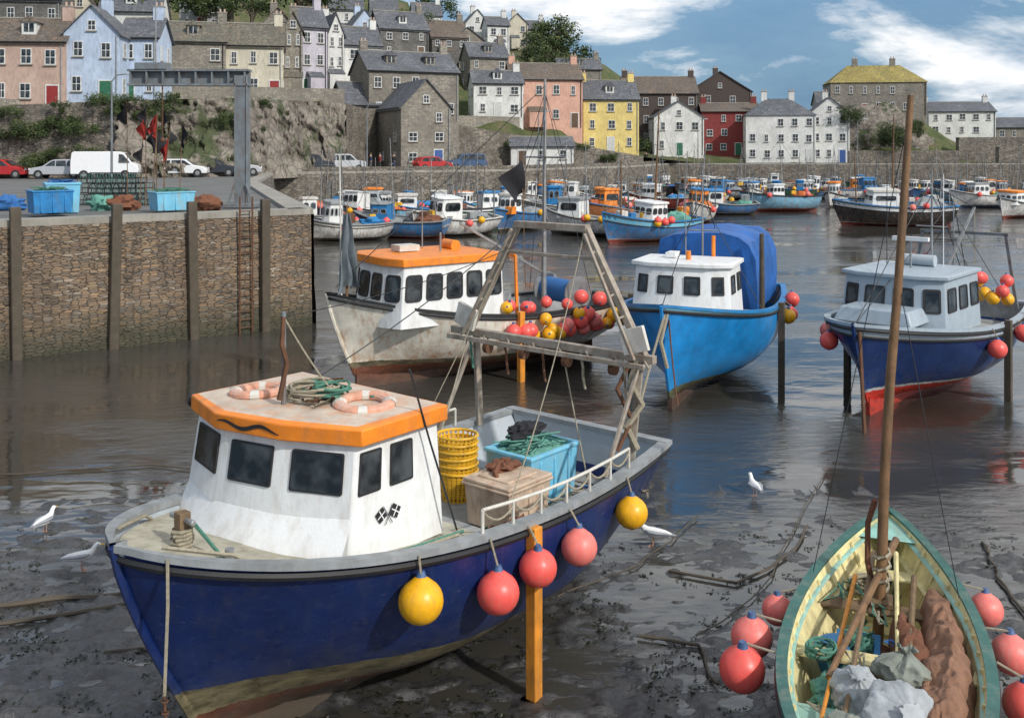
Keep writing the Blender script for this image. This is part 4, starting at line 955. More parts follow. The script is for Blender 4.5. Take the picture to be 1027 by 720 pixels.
DOORC=[M('door_'+n_,c,.5) for n_,c in (('red',(.3,.03,.03)),('blue',(.04,.1,.3)),('green',(.03,.15,.08)),('white',(.6,.6,.58)),('brown',(.12,.07,.04)))]
def house(x0,x1,ridge,eave,base,Y,wc,rc='s',typ='side',rot=0,d=7.,chim=1,storeys=None,fr=None,cols=None,extra=''):
    fr=fr or FRW; c=S((x0+x1)/2,base,Y); w=(x1-x0)/1000*Y/(abs(math.cos(rad(rot)))+.35*abs(math.sin(rad(rot)))*d/max(4,(x1-x0)/1000*Y)); h=(base-eave)/1000*Y; rh=(eave-ridge)/1000*Y
    rh=max(1.2,rh)
    Mx=T(c.x,c.y,c.z)@RZ(rot)@T(0,d/2,0)
    kinds={'s':'grey slate roof','m':'mossy slate roof','y':'yellow lichen roof','b':'brown slate roof'}[rc]
    E_=empty('house',Mx,f'{PW_N[wc]} house with {kinds}{extra}','house',group='houses around the harbour')
    CTRL.append((c.x,c.y+d/2,c.z)); CTRL.append((c.x,c.y-1.5,c.z-.2))
    wm=PW[wc]; rm=RF[rc]; m=MB(); hw=w/2;hd=d/2
    m.box((0,0,(h-5)/2),(w,d,h+5),wm)
    if typ=='side':
        for s in (-1,1): m.add([(s*hw*.999,-hd,h),(s*hw*.999,hd,h),(s*hw*.999,0,h+rh)],[[0,1,2]],wm)
    if typ=='gable':
        for s in (-1,1): m.add([(-hw,s*hd*.999,h),(hw,s*hd*.999,h),(0,s*hd*.999,h+rh)],[[0,1,2]],wm)
    m.obj('wall',E_)
    o=.25; r=MB(); t=.12
    if typ=='hip':
        base_=[(-hw-o,-hd-o,h),(hw+o,-hd-o,h),(hw+o,hd+o,h),(-hw-o,hd+o,h)]
        rl=max(.1,hw-hd*.9); a=(-rl,0,h+rh); b=(rl,0,h+rh)
        r.add([(x,y,z+.02) for x,y,z in base_]+[a,b],[[0,1,5,4],[1,2,5],[2,3,4,5],[3,0,4],[3,2,1,0]],rm)
    else:
        A_,B_=(hw,hd) if typ=='side' else (hd,hw)
        k=o*rh/B_
        for s in (-1,1):
            q=[(-A_-o,s*(B_+o),h-k),(A_+o,s*(B_+o),h-k),(A_+o,0,h+rh),(-A_-o,0,h+rh)]
            if typ=='gable': q=[(y,x,z) for x,y,z in q]
            vs=q+[(x,y,z+t) for x,y,z in q]
            r.add(vs,[[0,1,2,3],[4,5,6,7],[0,1,5,4],[1,2,6,5],[2,3,7,6],[3,0,4,7]],rm)
        if typ=='side': r.box((0,0,h+rh+t),(2*A_+.4,.25,.12),CONC)
        r.cyl((-A_-o if typ=='side' else -hw-.2,-hd-.3 if typ=='side' else -hd,h-.05),(A_+o if typ=='side' else -hw-.2,-hd-.3 if typ=='side' else hd,h-.05),.07,.07,BLACK,6)
    ro=r.obj('roof',E_)
    if typ=='side' and w>6 and R.random()<.45 and rh>1.5:
        for q in ([0] if w<9 else [-w*.22,w*.22]):
            m=MB(); yy=-hd*.55; zz=h+rh*.42
            m.box((q,yy+.3,zz+.3),(1.2,1.6,1.1),PW['w' if wc!='s' else 's'])
            m.prism([(q-.8,zz+.8),(q+.8,zz+.8),(q,zz+1.4)],yy-.65,yy+1.3,rm); m.box((q,yy-.52,zz+.35),(.8,.04,.7),GLASS); m.box((q,yy-.54,zz+.35),(.06,.04,.7),fr)
            m.obj('dormer',ro)
    for i in range(chim):
        m=MB(); s=(-1 if i else 1)
        if typ=='gable': cx,cy=0,s*hd*.7
        else: cx,cy=s*(hw-.5) if typ=='side' else s*hw*.4,0
        m.box((cx,cy,h+rh+.35),(.9,.6,1.5),STONE if wc in 'st' else wm); m.box((cx,cy,h+rh+1.14),(1.0,.7,.1),CONC)
        for q in (-.22,.22): m.cyl((cx+q,cy,h+rh+1.18),(cx+q,cy,h+rh+1.55),.11,.09,PW['p'],8)
        m.obj('chimney',ro)
    m=MB(); xx=hw-.25; m.cyl((xx,-hd-.08,0),(xx,-hd-.08,h-.1),.05,.05,R.choice([BLACK,GREYP]),6); m.obj('drainpipe',E_)
    if R.random()<.5 and c.x<10:
        m=MB(); xx=R.uniform(-hw*.4,hw*.1); ww_=R.uniform(1.6,2.6); m.box((xx,-hd-.7,1.1),(ww_,1.4,2.2),wm); m.add([(xx-ww_/2-.1,-hd-1.5,2.15),(xx+ww_/2+.1,-hd-1.5,2.15),(xx+ww_/2+.1,-hd,2.9),(xx-ww_/2-.1,-hd,2.9)],[[0,1,2,3]],rm); m.obj('porch',E_)
    ns_=storeys or max(1,round(h/2.7)); nc=cols or max(2,round(w/2.3)); sh_=h/ns_
    dc=R.randrange(nc)
    ww=min(1.1,w/nc*.5)*R.uniform(.75,1.); wh=min(1.3,sh_*.47)
    for side in ('f','r','l'):
        if side=='f': W_,cn=w,nc; Fm=T(0,-hd,0)
        elif side=='r': W_,cn=d,2; Fm=T(hw,0,0)@RZ(90)
        else: W_,cn=d,2; Fm=T(-hw,0,0)@RZ(-90)
        if side=='l' and rot<=8 and c.x<0: continue
        if side=='r' and c.x>5:
            if rot>-5: continue
        for f_ in range(ns_):
            for q in range(cn):
                x=-W_/2+W_*(q+.5)/cn+R.uniform(-.12,.12)
                if side!='f' and R.random()<.35: continue
                if side=='f' and f_==0 and q==dc:
                    m=MB(); m.box((0,0,0),(.95,.06,2.0),R.choice(DOORC)); m.box((0,.0,1.05),(1.15,.1,.1),fr)
                    for s in (-1,1): m.box((s*.52,0,0),(.09,.1,2.0),fr)
                    m.box((.3,-.05,0),(.05,.06,.12),STEEL); m.obj('door',E_,Fm@T(x,-.02,1.0)); continue
                if R.random()<(.22 if wc in 'st' else .1): continue
                link('window',winmesh(ww*R.choice([1,1,1,.7]),wh,fr),E_,Fm@T(x,-.0,sh_*f_+sh_*.56+R.uniform(-.08,.08)))
        if typ=='gable' and side=='f' and rh>2: link('window',winmesh(.7,.9,fr),E_,Fm@T(0,0,h+rh*.3))
    return E_
HS=[
 (-20,60,-30,0,60,112,'t','s','side',8),(60,100,-12,10,60,118,'c','b','gable',8),(100,160,-14,12,60,116,'w','s','side',8),
 (-12,64,16,42,110,84,'p','b','side',5),(64,120,6,34,105,85,'b','s','gable',5),(120,158,16,38,102,88,'b','s','side',5),
 (160,226,20,42,102,104,'s','m','side',12),(226,284,22,46,100,106,'c','m','side',12),(284,304,12,30,98,112,'s','m','gable',12),
 (255,302,8,32,90,125,'s','b','gable',20),(300,330,6,28,96,122,'l','s','side',30),(328,346,14,34,92,128,'w','s','gable',30),(344,384,26,46,86,135,'w','s','side',25),
 (348,384,10,32,70,150,'b','s','gable',25),(380,432,10,30,60,150,'t','s','side',25),(432,470,20,38,66,158,'t','b','side',20),(446,492,28,44,78,160,'s','s','gable',20),
 (466,492,10,24,52,190,'w','s','gable',15),(488,512,16,26,55,185,'w','s','side',15),(508,530,14,24,50,200,'c','s','gable',10),(524,548,20,30,52,205,'w','s','side',10),
 (330,365,-6,10,40,175,'w','s','side',15),(180,222,-14,4,30,165,'g','s','gable',10),(372,400,-4,12,36,195,'c','s','side',15),(414,444,2,16,40,210,'w','s','side',15),
 (470,512,42,58,92,150,'s','s','side',20),
 (368,464,50,72,122,118,'s','s','side',25),
 (474,526,70,84,118,136,'w','s','side',10),(512,586,62,80,128,139,'k','b','side',8),(584,642,80,100,152,142,'y','s','side',6),
 (560,604,58,70,92,175,'s','s','side',5),
 (626,700,76,94,148,168,'d','b','side',0),(690,754,72,92,146,172,'d','s','gable',-5),(656,706,102,118,156,160,'w','s','gable',0),
 (704,762,103,112,156,164,'r','b','side',-6),(748,818,98,116,163,158,'w','s','hip',-8),(812,852,98,114,163,160,'w','s','gable',-8),
 (834,928,64,83,116,175,'s','y','hip',-8),(932,998,102,112,150,185,'w','s','side',-5),(590,626,110,122,152,160,'s','s','side',0),
 (1000,1060,118,128,156,200,'s','s','side',-8),(820,850,92,104,150,190,'g','s','side',-5),
]
for hrow in HS:
    x0,x1,rd,ev,bs,Y,wc,rc,ty,rt=hrow
    house(x0,x1,rd,ev,bs,Y,wc,rc,ty,rt,chim=2 if (x1-x0)/1000*Y>8 and ty!='gable' else 1,d=min(8,max(5,(x1-x0)/1000*Y*.8)))
house(346,412,82,106,150,116,'s','s','side',28,d=7,chim=0,storeys=2,cols=2,extra=', low wing beside the road')
house(398,457,80,108,169,108.5,'s','s','gable',24,d=9,chim=0,storeys=3,cols=2,extra=', former warehouse beside the road')
house(512,576,140,147,167,128,'w','s','side',5,d=5,chim=0,storeys=1,cols=3,extra=', low shed on the quay')
CL=[(-80,77,9.4),(0,78,9.5),(120,80,10.0),(250,87,10.6),(345,106,11.0),(400,122,10.2),(460,126,9.2),(560,134,7.2),(642,141,5.2),(700,156,4.1),(900,156,4.1),(1200,156,4.1)]
def cl(u):
    for i in range(len(CL)-1):
        if u<=CL[i+1][0]:
            a,b=CL[i],CL[i+1]; t=max(0,(u-a[0])/(b[0]-a[0])); return a[1]+(b[1]-a[1])*t,a[2]+(b[2]-a[2])*t
    return CL[-1][1:]
for u in range(-80,1200,30):
    Y,z=cl(u); CTRL.append(((u-513.5)/1000*Y,Y+.3,z))
    Yf=330; zt=6.2+(150-(-5 if u<420 else (30 if u<560 else 120)))/1000*230
    CTRL.append(((u-513.5)/1000*240,240,zt)); CTRL.append(((u-513.5)/1000*Yf,Yf,zt*.8))
def tz(x,y):
    sw=0;sz=0
    for a,b,z in CTRL:
        d2=(a-x)**2+(b-y)**2+.5; w=1/d2**2; sw+=w; sz+=w*z
    return sz/sw
us=list(range(-140,1260,9)); vs=[];nr=60
for u in us:
    Yc,zc=cl(u)
    for j in range(nr):
        Y=Yc+.2+(420-Yc)*(j/(nr-1))**1.7; x=(u-513.5)/1000*Y
        z=zc if j==0 else tz(x,Y)-.15+.5*noise.fractal(Vector((x*.12,Y*.12,0)),.8,2,3)*(min(1,j/4))
        vs.append((x,Y,max(z,3.9)))
me=bpy.data.meshes.new('hill'); me.from_pydata(vs,[],[[i*nr+j,i*nr+j+1,(i+1)*nr+j+1,(i+1)*nr+j] for i in range(len(us)-1) for j in range(nr-1)])
me.polygons.foreach_set('use_smooth',[True]*len(me.polygons))
m_,n,b=nt('hillside_scrub'); tc=N(n,'ShaderNodeTexCoord').outputs['Object']
a=noise_n(n,.25,tc,9,.7); n.links.new(ramp(n,a.outputs[0],[(.3,(.04,.055,.015)),(.5,(.08,.1,.03)),(.62,(.15,.12,.065)),(.8,(.12,.1,.08))]).outputs[0],b.inputs['Base Color']); b.inputs['Roughness'].default_value=.9
bump(n,b,noise_n(n,1.5,tc,8,.7).outputs[0],1.,.4)
me.materials.append(m_); link('hill',me,None,None,kind='structure')
m_,n,b=nt('rock_cliff'); tc=N(n,'ShaderNodeTexCoord').outputs['Object']
a=noise_n(n,.5,mp(n,tc,(1,1,.7)),10,.72,.5); c=ramp(n,a.outputs[0],[(.3,(.09,.08,.07)),(.45,(.21,.18,.15)),(.6,(.34,.3,.25)),(.75,(.18,.155,.13))]).outputs[0]
vo=N(n,'ShaderNodeTexVoronoi',feature='DISTANCE_TO_EDGE'); vo.inputs['Scale'].default_value=1.; n.links.new(mp(n,tc,(.7,.7,1.1)),vo.inputs['Vector'])
c=mix(n,ramp(n,vo.outputs[0],[(.0,.6),(.08,0.)]).outputs[0],c,(.06,.055,.05))
a2=noise_n(n,.22,tc,9,.75); c=mix(n,ramp(n,a2.outputs[0],[(.51,0.),(.57,.85)]).outputs[0],c,(.05,.075,.02))
n.links.new(c,b.inputs['Base Color']); b.inputs['Roughness'].default_value=.9; bump(n,b,mth(n,'ADD',a.outputs[0],mth(n,'MULTIPLY',vo.outputs[0],.6)),1.,.6); CLIFF=m_
def cliff(u0,u1,name,mat,amp,label,cat):
    m=MB(); n1=int((u1-u0)/1.4); K=26; vs=[]
    for i in range(n1+1):
        u=u0+(u1-u0)*i/n1; Yc,zc=cl(u)
        for j in range(K+1):
            f=j/K; Y=Yc-(1-f)*amp*1.6; x=(u-513.5)/1000*Y; z=3.6+(zc-3.5)*f
            d=amp*noise.fractal(Vector((x*.35,Y*.2,z*.5)),.75,2.1,5)+amp*.35*abs(noise.noise(Vector((x*1.2,Y,z*1.6))))
            vs.append((x,Y-.3-d*(1 if j<K else .3),z))
    m.add(vs,[[i*(K+1)+j,(i+1)*(K+1)+j,(i+1)*(K+1)+j+1,i*(K+1)+j+1] for i in range(n1) for j in range(K)],mat)
    m.obj(name,None,sharp=180,label=label,category=cat)
cliff(-90,118,'retaining_wall',FARS,.25,'tall stone retaining wall below hillside houses','wall')
cliff(118,348,'rock_cliff',CLIFF,2.0,'brown rock cliff patched with ivy below houses','cliff')
cliff(348,645,'retaining_wall',FARS,.2,'stone retaining wall rising behind the harbour road','wall')
for u0,u1,Y,z0,z1,mat in ((130,345,98,9,12.6,STONE),(-40,130,81.5,8,10.4,STONE),(440,520,128,6,10.6,STONE)):
    m=MB(); a=S(u0,0,Y);b=S(u1,0,Y+8); m.beam((a.x,a.y,(z0+z1)/2),(b.x,b.y,(z0+z1)/2),.5,z1-z0,mat); m.obj('garden_wall',None,label='stone terrace wall below hillside houses',category='wall')
m=MB(); a=S(890,150,168)
wob(m,(a.x,a.y+4,3.2),9.3,CLIFF,(1.05,.8,1.08),3,.2,60,36); m.obj('rock_outcrop',None,label='ivy covered rock outcrop beneath a house',category='rock',sharp=180)
for (u0,u1,Y,z1) in ((960,1100,165,8.2),(1000,1150,158,6.6),(850,960,160,6.0)):
    m=MB(); a=S(u0,0,Y);b=S(u1,0,Y); m.box(((a.x+b.x)/2,Y,(z1+3.5)/2),(b.x-a.x,1.2,z1-3.5),FARS); m.obj('harbour_wall',None,label='thick stone harbour wall',category='wall',bevel=.05)
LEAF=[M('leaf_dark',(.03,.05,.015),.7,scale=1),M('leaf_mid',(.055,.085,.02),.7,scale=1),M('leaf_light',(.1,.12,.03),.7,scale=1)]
def crown_mesh(seed,n=2200,lobes=11,flat=.8):
    r=random.Random(seed); m=MB(); cs=[(Vector((r.uniform(-1,1),r.uniform(-1,1),r.uniform(-.5,.7)*flat)),r.uniform(.3,.62)) for _ in range(lobes)]
    for i in range(n):
        c,rr=r.choice(cs); d=Vector((r.gauss(0,1),r.gauss(0,1),r.gauss(0,1))).normalized()*rr*r.uniform(.55,1.1); p=c+d
        s=r.uniform(.03,.08); u=Vector((r.gauss(0,1),r.gauss(0,1),r.gauss(0,1))).normalized(); v=u.cross(d.normalized()+Vector((.01,.02,.03))).normalized()
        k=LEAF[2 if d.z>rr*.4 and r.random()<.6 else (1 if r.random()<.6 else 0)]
        m.add([p-u*s,p-v*s*.7,p+u*s,p+v*s*.7],[[0,1,2,3]],k)
    return m.mesh('crown',180)
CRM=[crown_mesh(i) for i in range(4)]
tm=MB(); tm.loft([(0,0,-2.2),(.05,0,-1.2),(0,.05,-.3),(.05,0,.3)],[.16,.12,.09,.04],DKWOOD,8)
for a in range(5): tm.loft([(0,0,-.9+.15*a),(.3*math.cos(a*1.3),.3*math.sin(a*1.3),-.3+.15*a),(.65*math.cos(a*1.3),.65*math.sin(a*1.3),.1+.1*a)],[.06,.04,.015],DKWOOD,6)
TRM=tm.mesh('trunk')
def tree(px,py,Y,s):
    p=S(px,py,Y); Mx=T(p.x,p.y,p.z)@RZ(R.uniform(0,360))@Matrix.Diagonal((s,s,s*R.uniform(.8,1.05),1))
    e=empty('tree',Mx,'round leafed green tree on the hillside','tree',group='trees on the hill')
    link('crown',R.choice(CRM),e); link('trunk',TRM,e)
for px,py,Y,s in ((205,4,160,4),(232,0,165,5),(252,8,155,3),(112,4,128,4),(60,6,130,3),(300,-2,170,5),(330,4,185,4),(415,24,160,2.5),(440,8,230,4),(560,36,200,4.5),(548,60,180,3.5),(575,56,200,4),(20,-4,125,4),(160,-6,150,5),(550,46,195,3.5),(128,8,120,3)):
    tree(px,py,Y,s)
def shrub(Mx,lab='dense green shrub growing on the rocky bank'):
    e=empty('shrub',Mx,lab,'shrub',group='shrubs on the bank'); link('crown',R.choice(CRM),e)
for i in range(50):
    u=R.uniform(-10,350) if i<38 else R.uniform(440,640); Yc,zc=cl(u); f=R.uniform(.05,1.); z=4+(zc-4)*f; x=(u-513.5)/1000*Yc
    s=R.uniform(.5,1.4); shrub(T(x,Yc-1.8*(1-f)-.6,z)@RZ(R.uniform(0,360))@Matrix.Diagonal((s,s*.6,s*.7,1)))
for i in range(14):
    u=R.uniform(540,640); x=(u-513.5)/1000*165; shrub(T(x,165+R.uniform(-5,15),tz(x,165)+.5)@Matrix.Scale(R.uniform(1.2,2.2),4))
for i in range(9):
    a=S(R.uniform(850,930),R.uniform(112,145),160); shrub(T(a.x,a.y,a.z)@Matrix.Scale(R.uniform(1.0,2.2),4),'dense ivy clump on a rock outcrop')
for px,Y in ((368,101),(540,122),(262,94),(700,154),(860,154),(112,62)):
    p=S(px,0,Y); e=empty('street_lamp',T(p.x,p.y,4),'slim grey street lamp on the harbour road','street lamp',group='street lamps')
    m=MB(); m.cyl((0,0,0),(0,0,6.5),.09,.05,STEELG,8); m.tube([(0,0,6.4),(.3,0,6.8),(1.0,0,6.9)],.04,STEELG,6); m.obj('lamp_post',e)
    m=MB(); m.box((1.2,0,6.88),(.55,.22,.12),LGREY); m.obj('lamp_head',e,bevel=.03)

# ================================================================== fleet
HC={'w':(.7,.7,.68),'b':(.03,.18,.42),'n':(.02,.045,.14),'l':(.2,.45,.62),'r':(.36,.04,.03),'g':(.03,.16,.1),'c':(.55,.5,.4),'o':(.5,.17,.05),'k':(.035,.035,.04)}
HN={'w':'white','b':'blue','n':'navy','l':'light blue','r':'red','g':'green','c':'cream','o':'orange','k':'black'}
BT={'r':(.3,.045,.03),'k':(.06,.045,.035),'b':(.04,.08,.18)}
def fleet(px,py,L,ang,hc,bc='r',cabc='w',cabpos=.5,mast=1,z=-.3,big=1.,rc=None,busy=False):
    Y=6200/(py-150)+L*.2; x=(px-513.5)/1000*Y
    hm=hullmat(f'fleet_{HN[hc]}_{bc}',HC[hc],BT[bc],.6,stripe=((.6,.6,.58),.05),da=.7,thr=.45,dirt=(.22,.14,.09))
    zs=.19*L+.35; zs=min(2.1,zs)*big; zb=zs+R.uniform(.3,.6)
    cw={'w':WHITE,'g':LGREY,'b':BLUEP,'o':ORANGE,'c':OFFW,'x':WHITE}[cabc]; rr=R.choice([cw,cw,WHITE,OFFW,ORANGE,BLUEP,GREYP])
    cl_=L*R.uniform(.16,.3); x0=-L*.5+L*min(cabpos+R.uniform(-.1,.12),.62)
    ms=[]
    if mast>=1: ms.append((x0-.2,zs+R.uniform(2.,6.)*big,.055,R.uniform(-.3,.3)))
    if mast>=2: ms.append((-L*.38,zs+R.uniform(1.6,5.)*big,.055,R.uniform(-.3,.3)))
    if mast>=3: ms.append((x0+.3,zs+7.2,.09,0)); ms.append((L*.3,zs+4.0,.07,.2))
    cab=(x0,x0+cl_,L*R.uniform(.2,.27),zs+R.uniform(.95,1.45)*big) if cabc!='x' else None
    e,h=gboat(boat_matrix(x,Y,z,ang,0,R.uniform(-6,6)),f'{HN[hc]} '+('fishing boat with small wheelhouse' if cab else 'open boat with canvas cover')+' in the harbour',L,L*R.uniform(.33,.39),zs,zb,hm,cab=cab,wallm=cw,roofm=rr,mast=ms,group='boats moored in the harbour',wz=zs-.5,winmid=R.choice([1,2,3]),capm=R.choice([WHITE,BLUEP,GREYP,BLACK,OFFW]),gantry=R.random()<.5 or busy,rail=R.random()<.35 or busy,rake=L*.08,rt=R.choice([.06,.12,.18]),vr=(.45,R.uniform(.75,.88)),band=(R.choice([WHITE,LBLUE,cw,OFFW]),R.uniform(.15,.3)) if (R.random()<.4 or busy) else None)
    e_m=e.matrix_basis
    m=MB()
    if cab: wob(m,(-L*.3,0,zs-.2),L*.1,R.choice([NET,NETB,NETO,BLUEP,GREYP,NETB]),(1.3,1.2,.7),R.uniform(0,50),.4,14,9)
    else: wob(m,(0,0,zs-.1),L*.16,R.choice([BLUEP,GREYP,TARP,OFFW]),(2.1,.9,.35),R.uniform(0,50),.15,16,9)
    m.obj('net_heap' if cab else 'canvas_cover',e)
    if cab:
        for q in range(5 if busy else 2):
            m=MB(); s_=R.uniform(.4,.8); m.box((R.uniform(-L*.42,L*.35),R.uniform(-L*.1,L*.1),zs+.1+R.uniform(0,.3)),(s_,s_*.8,s_*.8),R.choice([BLUEP,ORANGE,GREYP,OFFW,NETO,RUST,YBASK])); m.obj('deck_box',e,bevel=.03)
    else:
        m=MB(); m.box((-L/2-.15,0,zs+.15),(.3,.25,.5),BLACK); m.box((-L/2-.15,0,zs-.4),(.12,.1,.7),GREYP); m.obj('outboard_motor',e,bevel=.03)
    if py>196:
        for q in range(R.randrange(1,5)+(4 if busy else 0)):
            s=R.choice((-1,1)); p=h.atx(R.uniform(-L*.35,L*.2),s,zs-R.uniform(-.1,.3),.2); buoy(e_m@p,.25,R.choice('pppyf'),'hanging on a moored fishing boat','buoys on moored boats')
    return e
FL=[(345,243,6.5,200,'w','k','w',.55,1),(402,240,7,165,'b','r','b',.5,2),(455,238,7,215,'w','k','w',.4,1),(370,228,7,150,'l','k','w',.5,1),(425,226,7,185,'c','r','w',.5,2),(485,226,7,20,'g','r','w',.5,1),(520,232,7,240,'b','k','w',.5,2),
 (590,238,7.,150,'w','k','w',.5,2),(560,222,7,170,'w','k','b',.5,1),(615,224,7,200,'o','k','o',.5,2),(700,224,7,250,'w','r','o',.45,2),(728,216,6,180,'b','k','w',.5,1),
 (782,213,8,182,'l','r','w',.55,2),(838,208,6,240,'w','k','w',.5,1),(985,209,7,185,'w','b','w',.5,2),(1020,219,7,220,'w','r','w',.5,2),(960,203,6,150,'l','k','w',.5,1),
 (315,232,6,190,'c','k','w',.5,1),(470,217,6,230,'w','k','w',.5,1),(515,214,6,180,'l','r','w',.5,1),(660,212,7,145,'r','k','w',.5,1),(705,206,6,200,'w','k','w',.5,1),(755,202,6,250,'w','r','w',.5,1),(815,200,6,175,'b','k','w',.5,1),(625,212,6,215,'k','r','x',.5,0),(540,208,6,200,'w','k','w',.5,2),(575,209,6,160,'r','k','w',.5,1)]
for f in FL: fleet(*f)
fleet(650,244,8.,212,'b','r','w',.35,3,busy=True); fleet(895,228,9.5,172,'k','r','w',.5,3,busy=True)
for i in range(42):
    px=630+i*10+R.uniform(-6,6); py=R.uniform(192.5,203)
    fleet(px,py,R.uniform(4.,7.),R.choice([R.uniform(140,225),R.uniform(-30,40),R.uniform(240,300)]),R.choice('wwwblncrgkc'),R.choice('rkb'),R.choice('wwwgboxc'),R.uniform(.35,.6),R.choice([0,1,1,2,2]))
for i in range(20):
    px=328+i*16+R.uniform(-6,6); Yw=(99 if px<480 else 108+(px-480)*.1); py=150+6200/(Yw-R.uniform(5,11))
    fleet(px,py,R.uniform(4.,6.8),R.choice([R.uniform(140,225),R.uniform(-30,40),R.uniform(240,300)]),R.choice('wwblncrgk'),R.choice('rkb'),R.choice('wwwgbxo'),R.uniform(.35,.6),R.choice([1,1,2,2]))

# ================================================================== gulls & people
GW=M('gull_white_feathers',(.78,.78,.77),.8,var=.08); GG=M('gull_grey_wing',(.33,.35,.38),.8); GY=M('gull_yellow_beak',(.7,.4,.05),.5); GP=M('gull_pink_leg',(.5,.28,.2),.6)
def gull(Mx,label):
    e=empty('seagull',Mx,label,'seagull')
    m=MB(); cs=[(-.26,0,.19),(-.18,0,.205),(-.08,0,.2),(.02,0,.2),(.1,0,.225),(.15,0,.27),(.175,0,.32),(.205,0,.345),(.235,0,.34),(.25,0,.335)]
    rs=[(.012,.03),(.03,.05),(.065,.065),(.075,.075),(.062,.06),(.04,.038),(.033,.032),(.034,.033),(.022,.02),(.008,.008)]
    m.loft(cs,rs,GW,14); m.obj('body',e,sharp=180)
    for s in (1,-1):
        m=MB(); m.loft([(.1,s*.055,.235),(.03,s*.078,.23),(-.08,s*.07,.225),(-.2,s*.035,.215),(-.33,s*.01,.2)],[(.02,.012),(.05,.02),(.045,.018),(.025,.012),(.004,.004)],GG,10); m.obj('wing',e,sharp=180)
        m=MB(); m.tube([(.01,s*.03,.14),(-.005,s*.03,.07),(.01,s*.03,.0)],.007,GP,6); m.poly([(.0,s*.03-.005,.006),(.06,s*.03-.03,.004),(.065,s*.03,.004),(.06,s*.03+.03,.004),(.0,s*.03+.005,.006)],GP); m.obj('leg',e)
        m=MB(); m.ball((.215,s*.026,.352),.006,BLACK,8,6); m.obj('eye',e)
    m=MB(); m.loft([(.245,0,.336),(.285,0,.33),(.305,0,.318)],[.012,.009,.002],GY,8); m.obj('beak',e)
for px,py,a,s in ((45,534,75,1.),(82,572,20,1.05),(655,548,160,1.1),(757,498,100,1.)):
    x,y=gxy(px,py); gull(T(x,y,max(0,mudz(x,y)))@RZ(a)@Matrix.Scale(s,4),'white gull with grey wings standing on wet mud')
SKIN=M('skin',(.45,.28,.2),.6)
def person(px,Y,a,jk,tr,label):
    p=S(px,0,Y); e=empty('person',T(p.x,p.y,3.99)@RZ(a),label,'person',group='people on the harbour road')
    def mk(name,pts,ed,rr,mat):
        me=bpy.data.meshes.new(name); me.from_pydata(pts,ed,[]); me.materials.append(mat); o=link(name,me,e)
        o.modifiers.new('skin','SKIN')
        if not me.skin_vertices:
            bpy.context.view_layer.objects.active=o; o.select_set(True); bpy.ops.mesh.customdata_skin_add()
        for i,r in enumerate(rr): me.skin_vertices[0].data[i].radius=(r,r)
        me.skin_vertices[0].data[0].use_root=True
        s=o.modifiers.new('sub','SUBSURF'); s.levels=1; s.render_levels=1
    mk('body',[(0,0,.95),(0,0,1.3),(0,0,1.5),(.02,0,1.6),(.02,0,1.73),(0,.2,1.42),(.05,.27,1.15),(.15,.25,.9),(0,-.2,1.42),(-.05,-.27,1.15),(-.08,-.26,.88),(.02,.1,.9),(.12,.1,.5),(.15,.1,.08),(.28,.1,.04),(-.02,-.1,.9),(-.05,-.1,.5),(-.2,-.1,.1),(-.08,-.1,.04)],
       [(0,1),(1,2),(2,3),(3,4),(2,5),(5,6),(6,7),(2,8),(8,9),(9,10),(0,11),(11,12),(12,13),(13,14),(0,15),(15,16),(16,17),(17,18)],[.13,.14,.07,.09,.1,.06,.045,.035,.06,.045,.035,.09,.06,.045,.035,.09,.06,.045,.035],SKIN)
    mk('jacket',[(0,0,.9),(0,0,1.3),(0,0,1.44),(0,.2,1.42),(.05,.27,1.15),(.13,.255,.96),(0,-.2,1.42),(-.05,-.27,1.15),(-.07,-.262,.94)],[(0,1),(1,2),(2,3),(3,4),(4,5),(2,6),(6,7),(7,8)],[.17,.18,.1,.08,.065,.055,.08,.065,.055],jk)
    mk('trousers',[(0,0,.95),(.02,.1,.85),(.12,.1,.5),(.15,.1,.12),(-.02,-.1,.85),(-.05,-.1,.5),(-.19,-.1,.13)],[(0,1),(1,2),(2,3),(0,4),(4,5),(5,6)],[.15,.105,.08,.07,.105,.08,.07],tr)
    m=MB(); wob(m,(-.01,0,1.78),.115,DKWOOD,(1,.9,.75),3,.1,12,8); m.obj('hair',e)
person(372,103,200,M('navy_jacket',(.02,.03,.08),.8),M('grey_trousers',(.1,.1,.11),.8),'person in navy jacket walking along the harbour road')
person(381,104,30,M('red_jacket',(.3,.03,.03),.8),BLACK,'person in red jacket walking along the harbour road')
person(395,104.5,60,M('black_coat',(.03,.03,.03),.8),M('blue_jeans',(.04,.07,.15),.8),'person in black coat standing on the harbour road')
person(648,154,60,M('black_coat',(.03,.03,.03),.8),M('blue_jeans',(.04,.07,.15),.8),'person in dark coat standing on the quay')

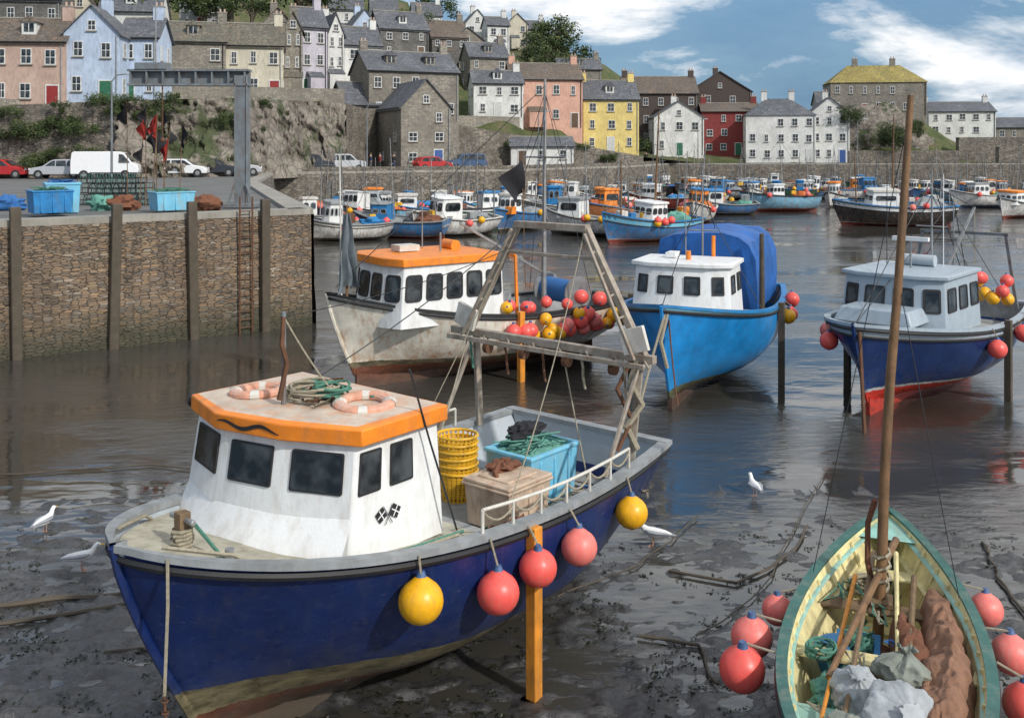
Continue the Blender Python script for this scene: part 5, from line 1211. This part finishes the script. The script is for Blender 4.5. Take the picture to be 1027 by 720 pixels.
# ================================================================== world, light, camera
w=bpy.data.worlds.new('World'); sc.world=w; w.use_nodes=True; n=w.node_tree; n.nodes.clear()
sv=Vector((.66,-.68,.66)).normalized()
sky=N(n,'ShaderNodeTexSky',sky_type='NISHITA'); sky.sun_disc=False; sky.sun_elevation=math.asin(sv.z); sky.sun_rotation=math.atan2(sv.x,sv.y); sky.air_density=1.; sky.dust_density=.3; sky.ozone_density=2.5
bg=N(n,'ShaderNodeBackground'); bg.inputs[1].default_value=.13; n.links.new(sky.outputs[0],bg.inputs[0])
tc=N(n,'ShaderNodeTexCoord').outputs['Generated']; s_=N(n,'ShaderNodeSeparateXYZ'); n.links.new(tc,s_.inputs[0])
v=mp(n,tc,(1,1,3.0)); c1=noise_n(n,3.0,v,9,.6,.2)
bias=mth(n,'MULTIPLY',s_.outputs[0],.13); el=ramp(n,s_.outputs[2],[(.0,0.),(.13,.06),(.3,.23),(1.,.18)]).outputs[0]
cv=mth(n,'ADD',mth(n,'ADD',c1.outputs[0],bias),el)
mask=ramp(n,cv,[(.59,0.),(.68,1.)]).outputs[0]
c2=noise_n(n,6,v,7,.62); cc=ramp(n,c2.outputs[0],[(.33,(.5,.6,.72)),(.56,(1.,1.,1.))]).outputs[0]
bg2=N(n,'ShaderNodeBackground'); n.links.new(cc,bg2.inputs[0]); bg2.inputs[1].default_value=1.1
hz=N(n,'ShaderNodeBackground'); n.links.new(ramp(n,c2.outputs[0],[(.3,(.075,.21,.41)),(.7,(.19,.35,.52))]).outputs[0],hz.inputs[0]); hz.inputs[1].default_value=.95
hm_=ramp(n,s_.outputs[2],[(.0,.92),(.35,.25)]).outputs[0]
mx0=N(n,'ShaderNodeMixShader'); n.links.new(hm_,mx0.inputs[0]); n.links.new(bg.outputs[0],mx0.inputs[1]); n.links.new(hz.outputs[0],mx0.inputs[2])
mx=N(n,'ShaderNodeMixShader'); n.links.new(mask,mx.inputs[0]); n.links.new(mx0.outputs[0],mx.inputs[1]); n.links.new(bg2.outputs[0],mx.inputs[2])
out=N(n,'ShaderNodeOutputWorld'); n.links.new(mx.outputs[0],out.inputs[0])
l=bpy.data.lights.new('sun','SUN'); l.energy=3.0; l.angle=rad(2.0); l.color=(1,.96,.9); lo=bpy.data.objects.new('sun',l); col.objects.link(lo); lo.rotation_euler=sv.to_track_quat('Z','Y').to_euler()
cam=bpy.data.cameras.new('camera'); co=bpy.data.objects.new('camera',cam); col.objects.link(co); co.location=(0,0,EYE); co.rotation_euler=(rad(90),0,0)
cam.sensor_width=36; cam.lens=1000/1027*36; cam.shift_y=-210/1027; cam.clip_end=4000; cam.clip_start=.1
sc.camera=co
sc.view_settings.view_transform='Standard'; sc.view_settings.look='None'; sc.view_settings.exposure=0
